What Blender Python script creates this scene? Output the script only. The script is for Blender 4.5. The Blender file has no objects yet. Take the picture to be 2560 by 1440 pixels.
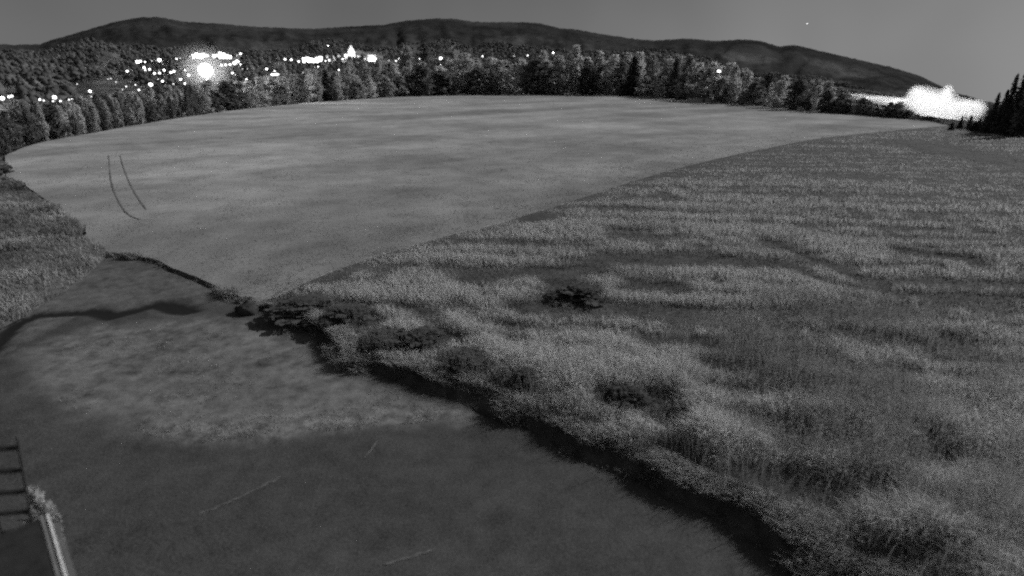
import bpy, bmesh, math, random
import numpy as np
from mathutils import Vector, Matrix
from mathutils.geometry import delaunay_2d_cdt

R = math.radians
rng = np.random.default_rng(7)
random.seed(7)
scene = bpy.context.scene
C = scene.collection

# ------------------------------------------------------------------ camera
CAM_H, PITCH, LENS = 8.0, R(20.1), 20.0
F = 2560 * LENS / 36.0
cam_d = bpy.data.cameras.new('camera')
cam_d.lens = LENS; cam_d.sensor_width = 36.0
cam_d.clip_start = 0.1; cam_d.clip_end = 60000.0
cam = bpy.data.objects.new('camera', cam_d); C.objects.link(cam)
cam.location = (0, 0, CAM_H)
cam.rotation_euler = (math.pi / 2 - PITCH, 0, 0)
scene.camera = cam
cam_d.dof.use_dof = True; cam_d.dof.focus_distance = 38.0; cam_d.dof.aperture_fstop = 0.32   # a cheap lens, focused on the middle of the meadow

# ------------------------------------------------------------------ moonlit sky
MOON_AZ, MOON_EL = R(64), R(33)          # azimuth clockwise from +Y
w = bpy.data.worlds.new('World'); scene.world = w
w.use_nodes = True
nt = w.node_tree; nt.nodes.clear()
wo = nt.nodes.new('ShaderNodeOutputWorld'); bg = nt.nodes.new('ShaderNodeBackground')
sky = nt.nodes.new('ShaderNodeTexSky'); sky.sky_type = 'NISHITA'; sky.sun_disc = False
sky.sun_elevation = MOON_EL; sky.sun_rotation = MOON_AZ
sky.air_density = 1.0; sky.dust_density = 0.6; sky.ozone_density = 1.0
bw = nt.nodes.new('ShaderNodeRGBToBW')
tcw = nt.nodes.new('ShaderNodeTexCoord'); vmx = nt.nodes.new('ShaderNodeVectorMath'); vmx.operation = 'MAXIMUM'
vmx.inputs[1].default_value = (-1, -1, 0.03)      # the valley falls below eye level: the sky goes on down to it
nt.links.new(tcw.outputs['Generated'], vmx.inputs[0]); nt.links.new(vmx.outputs[0], sky.inputs['Vector'])
pw = nt.nodes.new('ShaderNodeMath'); pw.operation = 'POWER'; pw.inputs[1].default_value = 0.75
nt.links.new(sky.outputs[0], bw.inputs[0]); nt.links.new(bw.outputs[0], pw.inputs[0]); cn = nt.nodes.new('ShaderNodeTexNoise'); cn.inputs['Scale'].default_value = 2.2; cn.inputs['Detail'].default_value = 3
nt.links.new(tcw.outputs['Generated'], cn.inputs['Vector'])
cr = nt.nodes.new('ShaderNodeMapRange'); cr.inputs[1].default_value = 0.3; cr.inputs[2].default_value = 0.7; cr.inputs[3].default_value = 0.8; cr.inputs[4].default_value = 1.2
nt.links.new(cn.outputs['Fac'], cr.inputs[0])                 # thin high veil over the night sky
mu = nt.nodes.new('ShaderNodeMath'); mu.operation = 'MULTIPLY'
nt.links.new(pw.outputs[0], mu.inputs[0]); nt.links.new(cr.outputs[0], mu.inputs[1]); nt.links.new(mu.outputs[0], bg.inputs['Color'])
bg.inputs['Strength'].default_value = 0.044
nt.links.new(bg.outputs[0], wo.inputs[0])

# ------------------------------------------------------------------ moon
sun_d = bpy.data.lights.new('moon', 'SUN'); sun_d.energy = 2.4; sun_d.angle = R(0.5)
sun_d.color = (1, 1, 1)
sun = bpy.data.objects.new('moon', sun_d); C.objects.link(sun)
md = Vector((math.sin(MOON_AZ) * math.cos(MOON_EL), math.cos(MOON_AZ) * math.cos(MOON_EL), math.sin(MOON_EL)))
sun.rotation_euler = md.to_track_quat('Z', 'Y').to_euler()

scene.view_settings.view_transform = 'Standard'
scene.view_settings.look = 'None'
scene.view_settings.exposure = 0.0
scene.view_settings.gamma = 1.0
scene.render.engine = 'CYCLES'
scene.cycles.filter_width = 2.3
scene.cycles.use_denoising = False
scene.cycles.use_adaptive_sampling = True; scene.cycles.adaptive_threshold = 0.07; scene.cycles.adaptive_min_samples = 16
scene.cycles.volume_step_rate = 1.0
scene.cycles.max_bounces = 5
scene.cycles.sample_clamp_indirect = 0.6
scene.cycles.sample_clamp_direct = 6.0

# ------------------------------------------------------------------ geometry helpers
cP, sP = math.cos(PITCH), math.sin(PITCH)
def ray(px, py):
    u, v = px - 1280.0, 720.0 - py
    return Vector((u, F * cP + v * sP, v * cP - F * sP))
def P(px, py, z=0.0):
    d = ray(px, py)
    t = (z - CAM_H) / d.z
    return Vector((d.x * t, d.y * t, z))
def azt(px, py):
    d = ray(px, py); h = math.hypot(d.x, d.y)
    return math.atan2(d.x, d.y), d.z / h
def project(p):
    x, y, z = p[0], p[1], p[2] - CAM_H
    dep = y * cP - z * sP; up = y * sP + z * cP
    return 1280 + x / dep * F, 720 - up / dep * F, dep

def _h(i, j, s):
    n = (i * 374761393 + j * 668265263 + s * 974634777) & 0xffffffff
    n = ((n ^ (n >> 13)) * 1274126177) & 0xffffffff
    return ((n ^ (n >> 16)) & 0xffff) / 65535.0
def vn(x, y, s=0):
    x = np.asarray(x, float); y = np.asarray(y, float)
    i = np.floor(x).astype(np.int64); j = np.floor(y).astype(np.int64)
    fx = x - i; fy = y - j
    fx = fx * fx * (3 - 2 * fx); fy = fy * fy * (3 - 2 * fy)
    a = _h(i, j, s); b = _h(i + 1, j, s); c = _h(i, j + 1, s); d = _h(i + 1, j + 1, s)
    return (a * (1 - fx) + b * fx) * (1 - fy) + (c * (1 - fx) + d * fx) * fy
def fbm(x, y, s=0, o=4):
    t = 0; a = 0.5
    for k in range(o):
        t = t + a * vn(np.asarray(x) * 2 ** k, np.asarray(y) * 2 ** k, s + k); a *= 0.5
    return t / (1 - 0.5 ** o)
def sstep(a, b, x):
    t = np.clip((np.asarray(x, float) - a) / (b - a), 0, 1)
    return t * t * (3 - 2 * t)
def inside(px, py, poly):
    px = np.asarray(px); py = np.asarray(py); r = np.zeros(px.shape, bool)
    n = len(poly); j = n - 1
    for i in range(n):
        xi, yi = poly[i][0], poly[i][1]; xj, yj = poly[j][0], poly[j][1]
        if yi != yj:
            c = ((yi > py) != (yj > py)) & (px < (xj - xi) * (py - yi) / (yj - yi) + xi)
            r ^= c
        j = i
    return r
def dist_line(px, py, line):
    d = np.full(np.shape(px), 1e9)
    for a, b in zip(line[:-1], line[1:]):
        ax, ay = a[0], a[1]; dx, dy = b[0] - ax, b[1] - ay
        L = dx * dx + dy * dy + 1e-12
        t = np.clip(((px - ax) * dx + (py - ay) * dy) / L, 0, 1)
        d = np.minimum(d, np.hypot(px - ax - t * dx, py - ay - t * dy))
    return d
def resample(line, step):
    out = [line[0]]
    for a, b in zip(line[:-1], line[1:]):
        n = max(1, int(math.ceil((Vector(b[:2]) - Vector(a[:2])).length / step)))
        for k in range(1, n + 1):
            out.append(tuple(a[i] + (b[i] - a[i]) * k / n for i in range(2)))
    return out

def obj(name, me, m=None, parent=None):
    o = bpy.data.objects.new(name, me); C.objects.link(o)
    if m is not None and me is not None:
        if not me.materials: me.materials.append(m)
    if parent is not None: o.parent = parent
    return o
def empty(name, loc):
    o = bpy.data.objects.new(name, None); C.objects.link(o); o.location = loc
    o.empty_display_size = 0.3
    return o
def tag(o, label=None, cat=None, group=None, kind=None):
    if label: o['label'] = label
    if cat: o['category'] = cat
    if group: o['group'] = group
    if kind: o['kind'] = kind
    return o
def mesh(name, v, f, smooth=False):
    me = bpy.data.meshes.new(name); me.from_pydata([tuple(p) for p in v], [], [tuple(q) for q in f])
    if smooth:
        me.polygons.foreach_set('use_smooth', [True] * len(me.polygons))
    me.update(); return me
def np_mesh(name, verts, tris, attr=None, smooth=False):
    me = bpy.data.meshes.new(name)
    nv, nf = len(verts), len(tris)
    me.vertices.add(nv); me.vertices.foreach_set('co', np.asarray(verts, np.float32).ravel())
    me.loops.add(nf * 3); me.loops.foreach_set('vertex_index', np.asarray(tris, np.int32).ravel())
    me.polygons.add(nf)
    me.polygons.foreach_set('loop_start', np.arange(0, nf * 3, 3, dtype=np.int32))
    me.polygons.foreach_set('loop_total', np.full(nf, 3, np.int32))
    if smooth: me.polygons.foreach_set('use_smooth', np.ones(nf, bool))
    for k, vals in (attr or {}).items():
        a = me.attributes.new(k, 'FLOAT', 'POINT'); a.data.foreach_set('value', np.asarray(vals, np.float32))
    me.update(calc_edges=True); me.validate()
    return me
def polar_points(poly, ratio, rmin=3.0, rmax=420.0, jit=0.35):
    xs, ys = [], []
    a0, a1 = R(-75), R(75); r = rmin
    k = 0
    while r < rmax:
        a = np.arange(a0 + (k % 2) * ratio / 2, a1, ratio)
        rr = r * (1 + ratio * jit * (rng.random(a.shape) - 0.5)); aa = a + ratio * jit * (rng.random(a.shape) - 0.5)
        xs.append(rr * np.sin(aa)); ys.append(rr * np.cos(aa)); r *= 1 + ratio; k += 1
    x = np.concatenate(xs); y = np.concatenate(ys)
    m = inside(x, y, poly)
    x, y = x[m], y[m]
    d = dist_line(x, y, list(poly) + [poly[0]])
    m = d > np.hypot(x, y) * ratio * 0.4
    return x[m], y[m]
def sheet(name, poly, ratio, zf, m, rmin=3.0, rmax=420.0, attrs=None):
    x, y = polar_points(poly, ratio, rmin, rmax)
    n = len(poly)
    pts = [Vector((p[0], p[1])) for p in poly] + [Vector((a, b)) for a, b in zip(x, y)]
    vo, eo, fo, *_ = delaunay_2d_cdt(pts, [(i, (i + 1) % n) for i in range(n)], [], 1, 1e-4)
    vx = np.array([p.x for p in vo]); vy = np.array([p.y for p in vo])
    vz = zf(vx, vy)
    tr = np.array([f for f in fo if len(f) == 3], int)
    a, b, c = tr[:, 0], tr[:, 1], tr[:, 2]
    cr = (vx[b] - vx[a]) * (vy[c] - vy[a]) - (vy[b] - vy[a]) * (vx[c] - vx[a])
    tr[cr < 0] = tr[cr < 0][:, ::-1]
    me = np_mesh(name, np.stack([vx, vy, vz], 1), tr, attrs(vx, vy) if attrs else None, smooth=True)
    return obj(name, me, m)

# ------------------------------------------------------------------ materials (all greys: the camera sees near infrared)
def new_mat(name):
    m = bpy.data.materials.new(name); m.use_nodes = True
    t = m.node_tree; t.nodes.clear()
    out = t.nodes.new('ShaderNodeOutputMaterial')
    return m, t, out
def nd(t, typ, **kw):
    n = t.nodes.new(typ)
    for k, v in kw.items():
        if k.startswith('i_'): n.inputs[k[2:].replace('_', ' ')].default_value = v
        else: setattr(n, k, v)
    return n
def math_n(t, op, a, b=None, clamp=False):
    n = t.nodes.new('ShaderNodeMath'); n.operation = op; n.use_clamp = clamp
    for i, v in enumerate((a, b)):
        if v is None: continue
        if isinstance(v, (int, float)): n.inputs[i].default_value = v
        else: t.links.new(v, n.inputs[i])
    return n.outputs[0]
def noise_n(t, scale, detail=5, rough=0.6, vec=None, coord='Object'):
    n = t.nodes.new('ShaderNodeTexNoise'); n.inputs['Scale'].default_value = scale
    n.inputs['Detail'].default_value = detail; n.inputs['Roughness'].default_value = rough
    if vec is None:
        tc = t.nodes.new('ShaderNodeTexCoord'); vec = tc.outputs[coord]
    t.links.new(vec, n.inputs['Vector'])
    return n.outputs['Fac']
def ramp(t, fac, lo, hi, a=0.3, b=0.7):
    n = t.nodes.new('ShaderNodeMapRange'); n.inputs[1].default_value = a; n.inputs[2].default_value = b
    n.inputs[3].default_value = lo; n.inputs[4].default_value = hi
    t.links.new(fac, n.inputs[0]); return n.outputs[0]
def plain(name, lo, hi, scale=3.0, rough=0.85, metal=0.0, bump=0.0, sheen=0.0):
    m, t, out = new_mat(name)
    b = nd(t, 'ShaderNodeBsdfPrincipled'); b.inputs['Roughness'].default_value = rough; b.inputs['Metallic'].default_value = metal
    b.inputs['Sheen Weight'].default_value = sheen; b.inputs['Sheen Roughness'].default_value = 0.6
    b.inputs['Specular IOR Level'].default_value = 0.25
    f = noise_n(t, scale)
    t.links.new(ramp(t, f, lo, hi), b.inputs['Base Color'])
    if bump:
        bp = nd(t, 'ShaderNodeBump'); bp.inputs['Strength'].default_value = bump; bp.inputs['Distance'].default_value = 0.03
        t.links.new(noise_n(t, scale * 6), bp.inputs['Height']); t.links.new(bp.outputs[0], b.inputs['Normal'])
    t.links.new(b.outputs[0], out.inputs[0]); return m
def leafy(name, lo, hi, trans=0.35, rnd=0.25):
    m, t, out = new_mat(name)
    at = nd(t, 'ShaderNodeAttribute', attribute_name='tone')
    oi = nd(t, 'ShaderNodeObjectInfo')
    col = ramp(t, at.outputs['Fac'], lo, hi, 0, 1)
    col = math_n(t, 'MULTIPLY', col, ramp(t, oi.outputs['Random'], 1 - rnd, 1 + rnd, 0, 1))
    d = nd(t, 'ShaderNodeBsdfDiffuse'); tr = nd(t, 'ShaderNodeBsdfTranslucent'); mx = nd(t, 'ShaderNodeMixShader')
    t.links.new(col, d.inputs[0]); t.links.new(col, tr.inputs[0]); mx.inputs[0].default_value = trans
    t.links.new(d.outputs[0], mx.inputs[1]); t.links.new(tr.outputs[0], mx.inputs[2]); t.links.new(mx.outputs[0], out.inputs[0])
    return m
def glow(name, s):
    m, t, out = new_mat(name)
    e = nd(t, 'ShaderNodeEmission'); e.inputs['Strength'].default_value = s
    t.links.new(e.outputs[0], out.inputs[0]); m.cycles.emission_sampling = 'NONE'; return m

M = {}
M['pole'] = plain('pole', 0.10, 0.16, 8, 0.6)
M['bark'] = plain('bark', 0.05, 0.14, 4)
M['pale_leaf'] = leafy('pale_leaf', 0.40, 0.84, 0.5)
M['mid_leaf'] = leafy('mid_leaf', 0.32, 0.70, 0.5)
M['dark_leaf'] = leafy('dark_leaf', 0.13, 0.38, 0.45)
M['needle'] = leafy('needle', 0.04, 0.13, 0.2)
M['grass'] = leafy('grass', 0.08, 0.85, 0.42, 0.0)
M['weed'] = leafy('weed', 0.12, 0.55, 0.35, 0.0)
M['lamp'] = {'f': glow('lamp_faint', 2.5), 's': glow('lamp_small', 8), 'm': glow('lamp_bright', 60), 'L': glow('lamp_strong', 60)}

# ------------------------------------------------------------------ outlines read off the photograph, laid on the ground
B1px = [(195, 605), (230, 626), (260, 637), (330, 648), (390, 662), (450, 688), (510, 712), (570, 738), (622, 778), (700, 806), (760, 842),
        (820, 884), (900, 925), (960, 958), (1040, 982), (1110, 1000), (1180, 1020), (1250, 1058), (1320, 1085), (1400, 1118), (1480, 1150),
        (1560, 1185), (1640, 1225), (1720, 1262), (1800, 1305), (1880, 1350), (1960, 1398), (2060, 1450), (2200, 1540), (2330, 1640)]
B1 = [P(x, y) for x, y in B1px]
KNEE = 8
RAW = [(p.x, p.y) for p in B1]
def offset_line(line, widths):
    out = []
    for i, p in enumerate(line):
        a = Vector(line[max(0, i - 2)]); b = Vector(line[min(len(line) - 1, i + 2)])
        d = (b - a).normalized(); n = Vector((-d.y, d.x))
        if n.y < 0: n = -n
        out.append((p[0] + n.x * widths[i], p[1] + n.y * widths[i]))
    return out
B1 = resample(RAW, 0.45)
def index_of(q): return int(np.argmin([math.hypot(p[0] - q[0], p[1] - q[1]) for p in B1]))
KNEE, I3, I2 = index_of(RAW[KNEE]), index_of(RAW[3]), index_of(RAW[2])
ss = np.arange(len(B1)) * 0.45
wob = (fbm(ss * 0.55, ss * 0, 151) - 0.5) * np.where(np.arange(len(B1)) < KNEE, 0.35, 0.9)
B1 = offset_line(B1, wob)
wid = np.where(np.arange(len(B1)) < KNEE, 0.16, 0.55) * (0.4 + 1.2 * fbm(ss * 0.8, ss * 0 + 9, 155))
TOP = offset_line(B1, wid)
def Hm(x, y):
    return 0.40 + 0.16 * (fbm(np.asarray(x) / 5.0, np.asarray(y) / 5.0, 3) - 0.5) - 0.24 * np.exp(-(dist_line(np.asarray(x, float), np.asarray(y, float), RAW[:9]) / 1.6) ** 2) - 0.2 * np.exp(-(dist_line(np.asarray(x, float), np.asarray(y, float), RAW[8:]) / 1.2) ** 2)
Z0 = 0.40
far_px = [(12, 388), (60, 368), (120, 352), (220, 334), (310, 318), (400, 303), (520, 284), (640, 269), (780, 256), (900, 248), (1000, 242),
          (1100, 239), (1250, 238), (1400, 238), (1500, 239), (1600, 241), (1680, 247), (1740, 253), (1820, 260), (1900, 266), (1980, 274),
          (2050, 281), (2130, 287), (2200, 293), (2270, 298), (2330, 304), (2372, 314)]
FAR = [(p.x, p.y) for p in (P(x, y, Z0) for x, y in far_px)]
m_px = [(2372, 314), (2330, 318), (2280, 322), (2210, 329), (2150, 335), (2070, 343), (2000, 354), (1900, 374), (1800, 395), (1700, 420), (1600, 448),
        (1500, 480), (1380, 520), (1250, 560), (1100, 596), (950, 640), (850, 672), (760, 708)]
ML = [(p.x, p.y) for p in (P(x, y, Z0) for x, y in m_px)]
left_px = [(215, 575), (150, 522), (100, 490), (60, 462), (22, 440), (14, 415)]
LEFT = [(p.x, p.y) for p in (P(x, y, Z0) for x, y in left_px)]
FIELD = FAR + ML[1:] + [TOP[KNEE]] + TOP[:KNEE][::-1] + LEFT
FIELD = resample(FIELD + [FIELD[0]], 3.0)[:-1]
right_px = [(2600, 1640), (3100, 1300), (3100, 700), (3000, 420), (2800, 376), (2680, 362), (2560, 346), (2460, 332)]
RIGHT = [(p.x, p.y) for p in (P(x, y, Z0) for x, y in right_px)]
MEADOW = TOP[KNEE:] + RIGHT + ML
MEADOW = resample(MEADOW + [MEADOW[0]], 2.0)[:-1]
verge_px = [(14, 415), (22, 440), (60, 462), (100, 490), (150, 522), (215, 575)]
vin_px = [(262, 640), (235, 668), (205, 695), (165, 722), (125, 744), (60, 786), (0, 815), (-200, 890), (-700, 860), (-700, 480), (-200, 410)]
VERGE = [(p.x, p.y) for p in (P(x, y, Z0) for x, y in verge_px)] + TOP[:I2 + 1] + [(p.x, p.y) for p in (P(x, y, 0.1) for x, y in vin_px)]
VERGE = resample(VERGE + [VERGE[0]], 1.5)[:-1]
EDGE_AZ = np.array([math.atan2(p[0], p[1]) for p in FAR]); EDGE_R = np.array([math.hypot(*p) for p in FAR])
def edge_r(az):
    return np.interp(az, np.concatenate([[R(-60)], EDGE_AZ, [R(44), R(60)]]), np.concatenate([[75], EDGE_R, [112, 90]]))

# skyline of the far ridge, and of the lower wooded ridge in front of it
main_px = [(-300, 118), (0, 110), (60, 112), (100, 110), (140, 96), (200, 80), (280, 56), (350, 43), (400, 43), (460, 54), (560, 60), (640, 67), (780, 72), (860, 67),
           (960, 62), (1010, 52), (1090, 46), (1140, 47), (1180, 54), (1220, 55), (1300, 55), (1350, 58), (1400, 71), (1440, 73), (1500, 85), (1560, 93),
           (1600, 99), (1640, 101), (1720, 96), (1790, 103), (1850, 98), (1900, 102), (1950, 117), (1980, 112), (2000, 115), (2060, 130), (2150, 150),
           (2230, 168), (2300, 190), (2350, 214), (2400, 235), (2450, 252), (2500, 266), (2900, 300)]
mid_px = [(-300, 150), (0, 132), (90, 138), (160, 118), (230, 106), (300, 114), (400, 128), (500, 120), (600, 132), (720, 126), (800, 108), (880, 104), (960, 120),
          (1040, 112), (1100, 98), (1180, 116), (1260, 112), (1340, 124), (1440, 132), (1540, 134), (1620, 128), (1680, 132), (1740, 142), (1800, 160),
          (1850, 182), (1950, 192), (2050, 200), (2150, 228), (2300, 262), (2500, 290), (2900, 320)]
ma = np.array([azt(*p) for p in main_px]); mi = np.array([azt(*p) for p in mid_px])
def H(az, r):
    az = np.asarray(az, float); r = np.asarray(r, float)
    em = np.interp(az, ma[:, 0], ma[:, 1]); ei = np.interp(az, mi[:, 0], mi[:, 1])
    d = r - edge_r(az)
    base = -0.3 - 10 * sstep(0, 260, d)
    base = np.minimum(base, 8 + np.minimum(ei, em - 0.012) * r - 2 * sstep(0, 150, d) + 1e3 * (d < 60))
    zc = 8 + ei * 1900
    t = np.clip((r - 420) / (1900 - 420), 0, 1)
    mid = base * (1 - t) + (zc) * t ** 1.15
    mid = np.where(r > 1900, zc - 30 * sstep(1900, 2400, r) - np.maximum(0, r - 2200) * 0.15, mid)
    bump = (fbm(az * 30, r / 260.0, 11, 3) - 0.5) * 14 * sstep(600, 1500, r) * (1 - sstep(1700, 1900, r) * 0.6)
    mid = np.where(r > 420, mid + bump, base)
    zm = 8 + em * 4600
    tm = np.clip((r - 2300) / (4600 - 2300), 0, 1)
    main = -60 + (zm + 60) * tm ** 0.85 + (fbm(az * 60, r / 500.0, 17) - 0.5) * 60 * tm * (1 - tm) * 3
    main = main + 9 * (fbm(az * 500, r / 60.0, 19, 2) - 0.5) * (r > 2300)
    main = np.where(r > 4600, zm - (r - 4600) * 0.25, main)
    return np.where(r > 2300, np.maximum(mid, main), mid)

def polar_sheet(name, az0, az1, na, rs, m, close0=False):
    az = np.linspace(az0, az1, na); rs = np.asarray(rs)
    A, RR = np.meshgrid(az, rs)
    z = H(A, RR)
    v = np.stack([RR * np.sin(A), RR * np.cos(A), z], -1).reshape(-1, 3)
    nr = len(rs); idx = np.arange(nr * na).reshape(nr, na)
    a = idx[:-1, :-1].ravel(); b = idx[:-1, 1:].ravel(); c = idx[1:, 1:].ravel(); d = idx[1:, :-1].ravel()
    tr = np.concatenate([np.stack([a, b, c], 1), np.stack([a, c, d], 1)])
    tr = tr[:, ::-1]
    wood = (1 - sstep(1850, 2150, RR)) * (0.25 + 0.75 * sstep(0.35, 0.6, fbm(A * 22, RR / 420.0, 13)))
    wood = np.maximum(wood, 0.35 * sstep(0.5, 0.62, fbm(A * 14, RR / 700.0, 23)) * (RR > 2150) * (1 - sstep(3200, 4000, RR)))
    return obj(name, np_mesh(name, v, tr, {'wood': wood.ravel()}, smooth=True), m)

def terrain_mat(name, lo, hi, scale):
    m, t, out = new_mat(name)
    b = nd(t, 'ShaderNodeBsdfDiffuse')
    big = noise_n(t, scale, 6, 0.65); fine = noise_n(t, scale * 14, 4, 0.7)
    v = math_n(t, 'ADD', math_n(t, 'MULTIPLY', big, 0.7), math_n(t, 'MULTIPLY', fine, 0.3))
    col = ramp(t, v, lo, hi, 0.38, 0.62)
    wd = nd(t, 'ShaderNodeAttribute', attribute_name='wood').outputs['Fac']
    col = math_n(t, 'ADD', col, math_n(t, 'MULTIPLY', wd, ramp(t, v, 0.03, 0.30, 0.35, 0.62)))
    t.links.new(col, b.inputs[0])
    bp = nd(t, 'ShaderNodeBump'); bp.inputs['Strength'].default_value = 1.0; bp.inputs['Distance'].default_value = 8.0
    t.links.new(noise_n(t, scale * 12, 5, 0.75), bp.inputs['Height']); t.links.new(bp.outputs[0], b.inputs['Normal'])
    t.links.new(b.outputs[0], out.inputs[0]); return m

rs1 = np.concatenate([np.linspace(0.5, 60, 8), np.linspace(70, 420, 50), np.linspace(435, 1300, 50)])
tag(polar_sheet('ground', R(-70), R(70), 280, rs1, terrain_mat('ground', 0.05, 0.16, 0.02)), kind='structure')
rs2 = np.concatenate([np.linspace(1300, 2300, 50), np.linspace(2330, 4600, 60), np.linspace(4700, 9000, 12)])
tag(polar_sheet('hills', R(-64), R(64), 520, rs2, terrain_mat('hills', 0.03, 0.085, 0.0022)), kind='structure')

# the rest of the ground behind the camera, one sheet out to the horizon
bk = mesh('ground_behind', [(-9000, 0.5, -0.4), (9000, 0.5, -0.4), (9000, -9000, -0.4), (-9000, -9000, -0.4)], [(0, 3, 2, 1)])
bm_ = bk  # same land, continuing behind the viewer
tag(obj('ground', bk, bpy.data.materials['ground']), kind='structure')

# ------------------------------------------------------------------ field
def field_mat():
    m, t, out = new_mat('stubble')
    b = nd(t, 'ShaderNodeBsdfPrincipled'); b.inputs['Roughness'].default_value = 1.0
    b.inputs['Specular IOR Level'].default_value = 0.1
    b.inputs['Sheen Weight'].default_value = 0.7; b.inputs['Sheen Roughness'].default_value = 0.7
    tc = nd(t, 'ShaderNodeTexCoord'); rot = nd(t, 'ShaderNodeVectorRotate', rotation_type='Z_AXIS'); mp = nd(t, 'ShaderNodeMapping')
    d = Vector(ML[3]) - Vector(ML[12])
    rot.inputs['Angle'].default_value = -math.atan2(d.y, d.x); mp.inputs['Scale'].default_value = (0.008, 0.085, 1)
    t.links.new(tc.outputs['Object'], rot.inputs['Vector']); t.links.new(rot.outputs[0], mp.inputs['Vector'])
    sw = noise_n(t, 1.0, 3, 0.5, mp.outputs[0]); mo = noise_n(t, 0.35, 6, 0.65); fi = noise_n(t, 6, 4, 0.7)
    lg = noise_n(t, 0.055, 3, 0.5)
    v = math_n(t, 'MULTIPLY', ramp(t, sw, 0.76, 1.2, 0.36, 0.64), ramp(t, lg, 0.75, 1.25, 0.36, 0.64))
    v = math_n(t, 'MULTIPLY', v, ramp(t, mo, 0.75, 1.25)); v = math_n(t, 'MULTIPLY', v, ramp(t, fi, 0.9, 1.1))
    t.links.new(math_n(t, 'MULTIPLY', v, 0.17), b.inputs['Base Color'])
    t.links.new(math_n(t, 'MULTIPLY', v, 0.55), b.inputs['Sheen Tint'])
    bp = nd(t, 'ShaderNodeBump'); bp.inputs['Strength'].default_value = 0.6; bp.inputs['Distance'].default_value = 0.06
    t.links.new(noise_n(t, 4, 6, 0.75), bp.inputs['Height']); t.links.new(bp.outputs[0], b.inputs['Normal'])
    t.links.new(b.outputs[0], out.inputs[0]); return m
tag(sheet('stubble_field', FIELD, 0.035, Hm, field_mat()), kind='structure')
tag(sheet('meadow', MEADOW, 0.03, Hm, plain('meadow_soil', 0.05, 0.13, 1.2, 0.95, bump=0.6)), kind='structure')
def Hv(x, y):
    d = dist_line(x, y, [(p.x, p.y) for p in (P(a, b, 0.1) for a, b in vin_px[:8])])
    return 0.03 + 0.35 * sstep(0, 1.6, d) + 0.1 * (fbm(x / 2.0, y / 2.0, 5) - 0.5)
tag(sheet('verge', VERGE, 0.035, Hv, plain('verge_soil', 0.09, 0.2, 1.5, 0.95, bump=0.6)), kind='structure')

# wheel tracks pressed into the field
def ribbon(name, line, wdt, zf, m, dz=0.006):
    v = []; f = []
    for i, p in enumerate(line):
        a = Vector(line[max(0, i - 1)]); b = Vector(line[min(len(line) - 1, i + 1)])
        d = (b - a).normalized(); n = Vector((-d.y, d.x)); ww = wdt * (0.7 + 0.6 * random.random()) * (0.25 if i in (0, len(line) - 1) else 1)
        for s in (-1, 1):
            x, y = p[0] + n.x * ww / 2 * s, p[1] + n.y * ww / 2 * s
            v.append((x, y, float(zf(x, y)) + dz))
        if i: f.append((2 * i - 2, 2 * i - 1, 2 * i + 1, 2 * i))
    return obj(name, mesh(name, v, f), m)
trm = plain('pressed_straw', 0.11, 0.24, 0.9, 0.95)
for line in ([(272, 388), (274, 420), (277, 450), (284, 476), (296, 502), (312, 528), (330, 542), (352, 550), (378, 548)],
             [(300, 388), (306, 410), (314, 435), (325, 460), (337, 482), (352, 505), (366, 525)]):
    tag(ribbon('wheel_track', resample([(p.x, p.y) for p in (P(a, b, Z0) for a, b in line)], 1.2), 0.09, Hm, trm, 0.02), kind='structure')

# ------------------------------------------------------------------ yard
yard_px = [(-700, 860), (-200, 890), (0, 815), (60, 786), (125, 744), (165, 722), (205, 695), (235, 668), (262, 640)]
YARD = [(p.x, p.y) for p in (P(a, b, 0.0) for a, b in yard_px)]
YARD = YARD + B1[I3:] + [(9.0, 3.0), (-16.0, 3.0)]
YARD = resample(YARD + [YARD[0]], 0.6)[:-1]
W = lambda l, z=0.0: [(p.x, p.y) for p in (P(a, b, z) for a, b in l)]
PATCH = W([(40, 880), (250, 812), (500, 795), (640, 795), (760, 858), (860, 908), (960, 962), (1100, 1003), (1200, 1024), (1130, 1050), (960, 1066),
           (820, 1078), (700, 1085), (600, 1095), (500, 1108), (400, 1092), (300, 1075), (190, 1030), (100, 965)])
RUT = W([(-120, 960), (-40, 895), (0, 845), (40, 806), (90, 786), (150, 781), (190, 779), (230, 777), (285, 787), (320, 779), (350, 768), (390, 758), (440, 769), (475, 775), (488, 776)])
STREAKS = [W([(492, 1290), (545, 1268), (600, 1245), (650, 1220), (705, 1192)]), W([(912, 1148), (930, 1125), (948, 1102)]), W([(745, 898), (772, 878), (792, 862)]),
           W([(960, 1410), (1010, 1398), (1090, 1372)])]
RUT_W = [0.3, 0.4, 0.45, 0.45, 0.38, 0.34, 0.36, 0.36, 0.48, 0.22, 0.24, 0.38, 0.55, 0.40, 0.15]
def rut_d(x, y):
    rx = np.array([p[0] for p in RUT])
    return dist_line(x, y, RUT) - 0.9 * np.interp(x, rx, RUT_W) - 0.10 * (fbm(x * 2.0, y * 2.0, 31) - 0.5)
def zy(x, y):
    x = np.asarray(x, float); y = np.asarray(y, float)
    return 0.03 * (fbm(x / 2, y / 2, 8) - 0.5) - 0.10 * (1 - sstep(-0.15, 0.35, rut_d(x, y)))
def yard_attr(x, y):
    ins = inside(x, y, PATCH); d = dist_line(x, y, PATCH + [PATCH[0]])
    sd = np.where(ins, d, -d)
    tuft = np.exp(-(dist_line(x, y, PATCH[9:16]) / 0.7) ** 2)
    upper = sstep(0.0, 1.2, y - np.interp(x, [p[0] for p in RUT], [p[1] for p in RUT]))
    return {'patch': sstep(-0.5, 0.7, sd + 0.9 * (fbm(x * 0.9, y * 0.9, 21) - 0.5)), 'tuft': tuft,
            'rut': 1 - sstep(-0.06, 0.08, rut_d(x, y)), 'upper': upper * (x < -4)}
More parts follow.
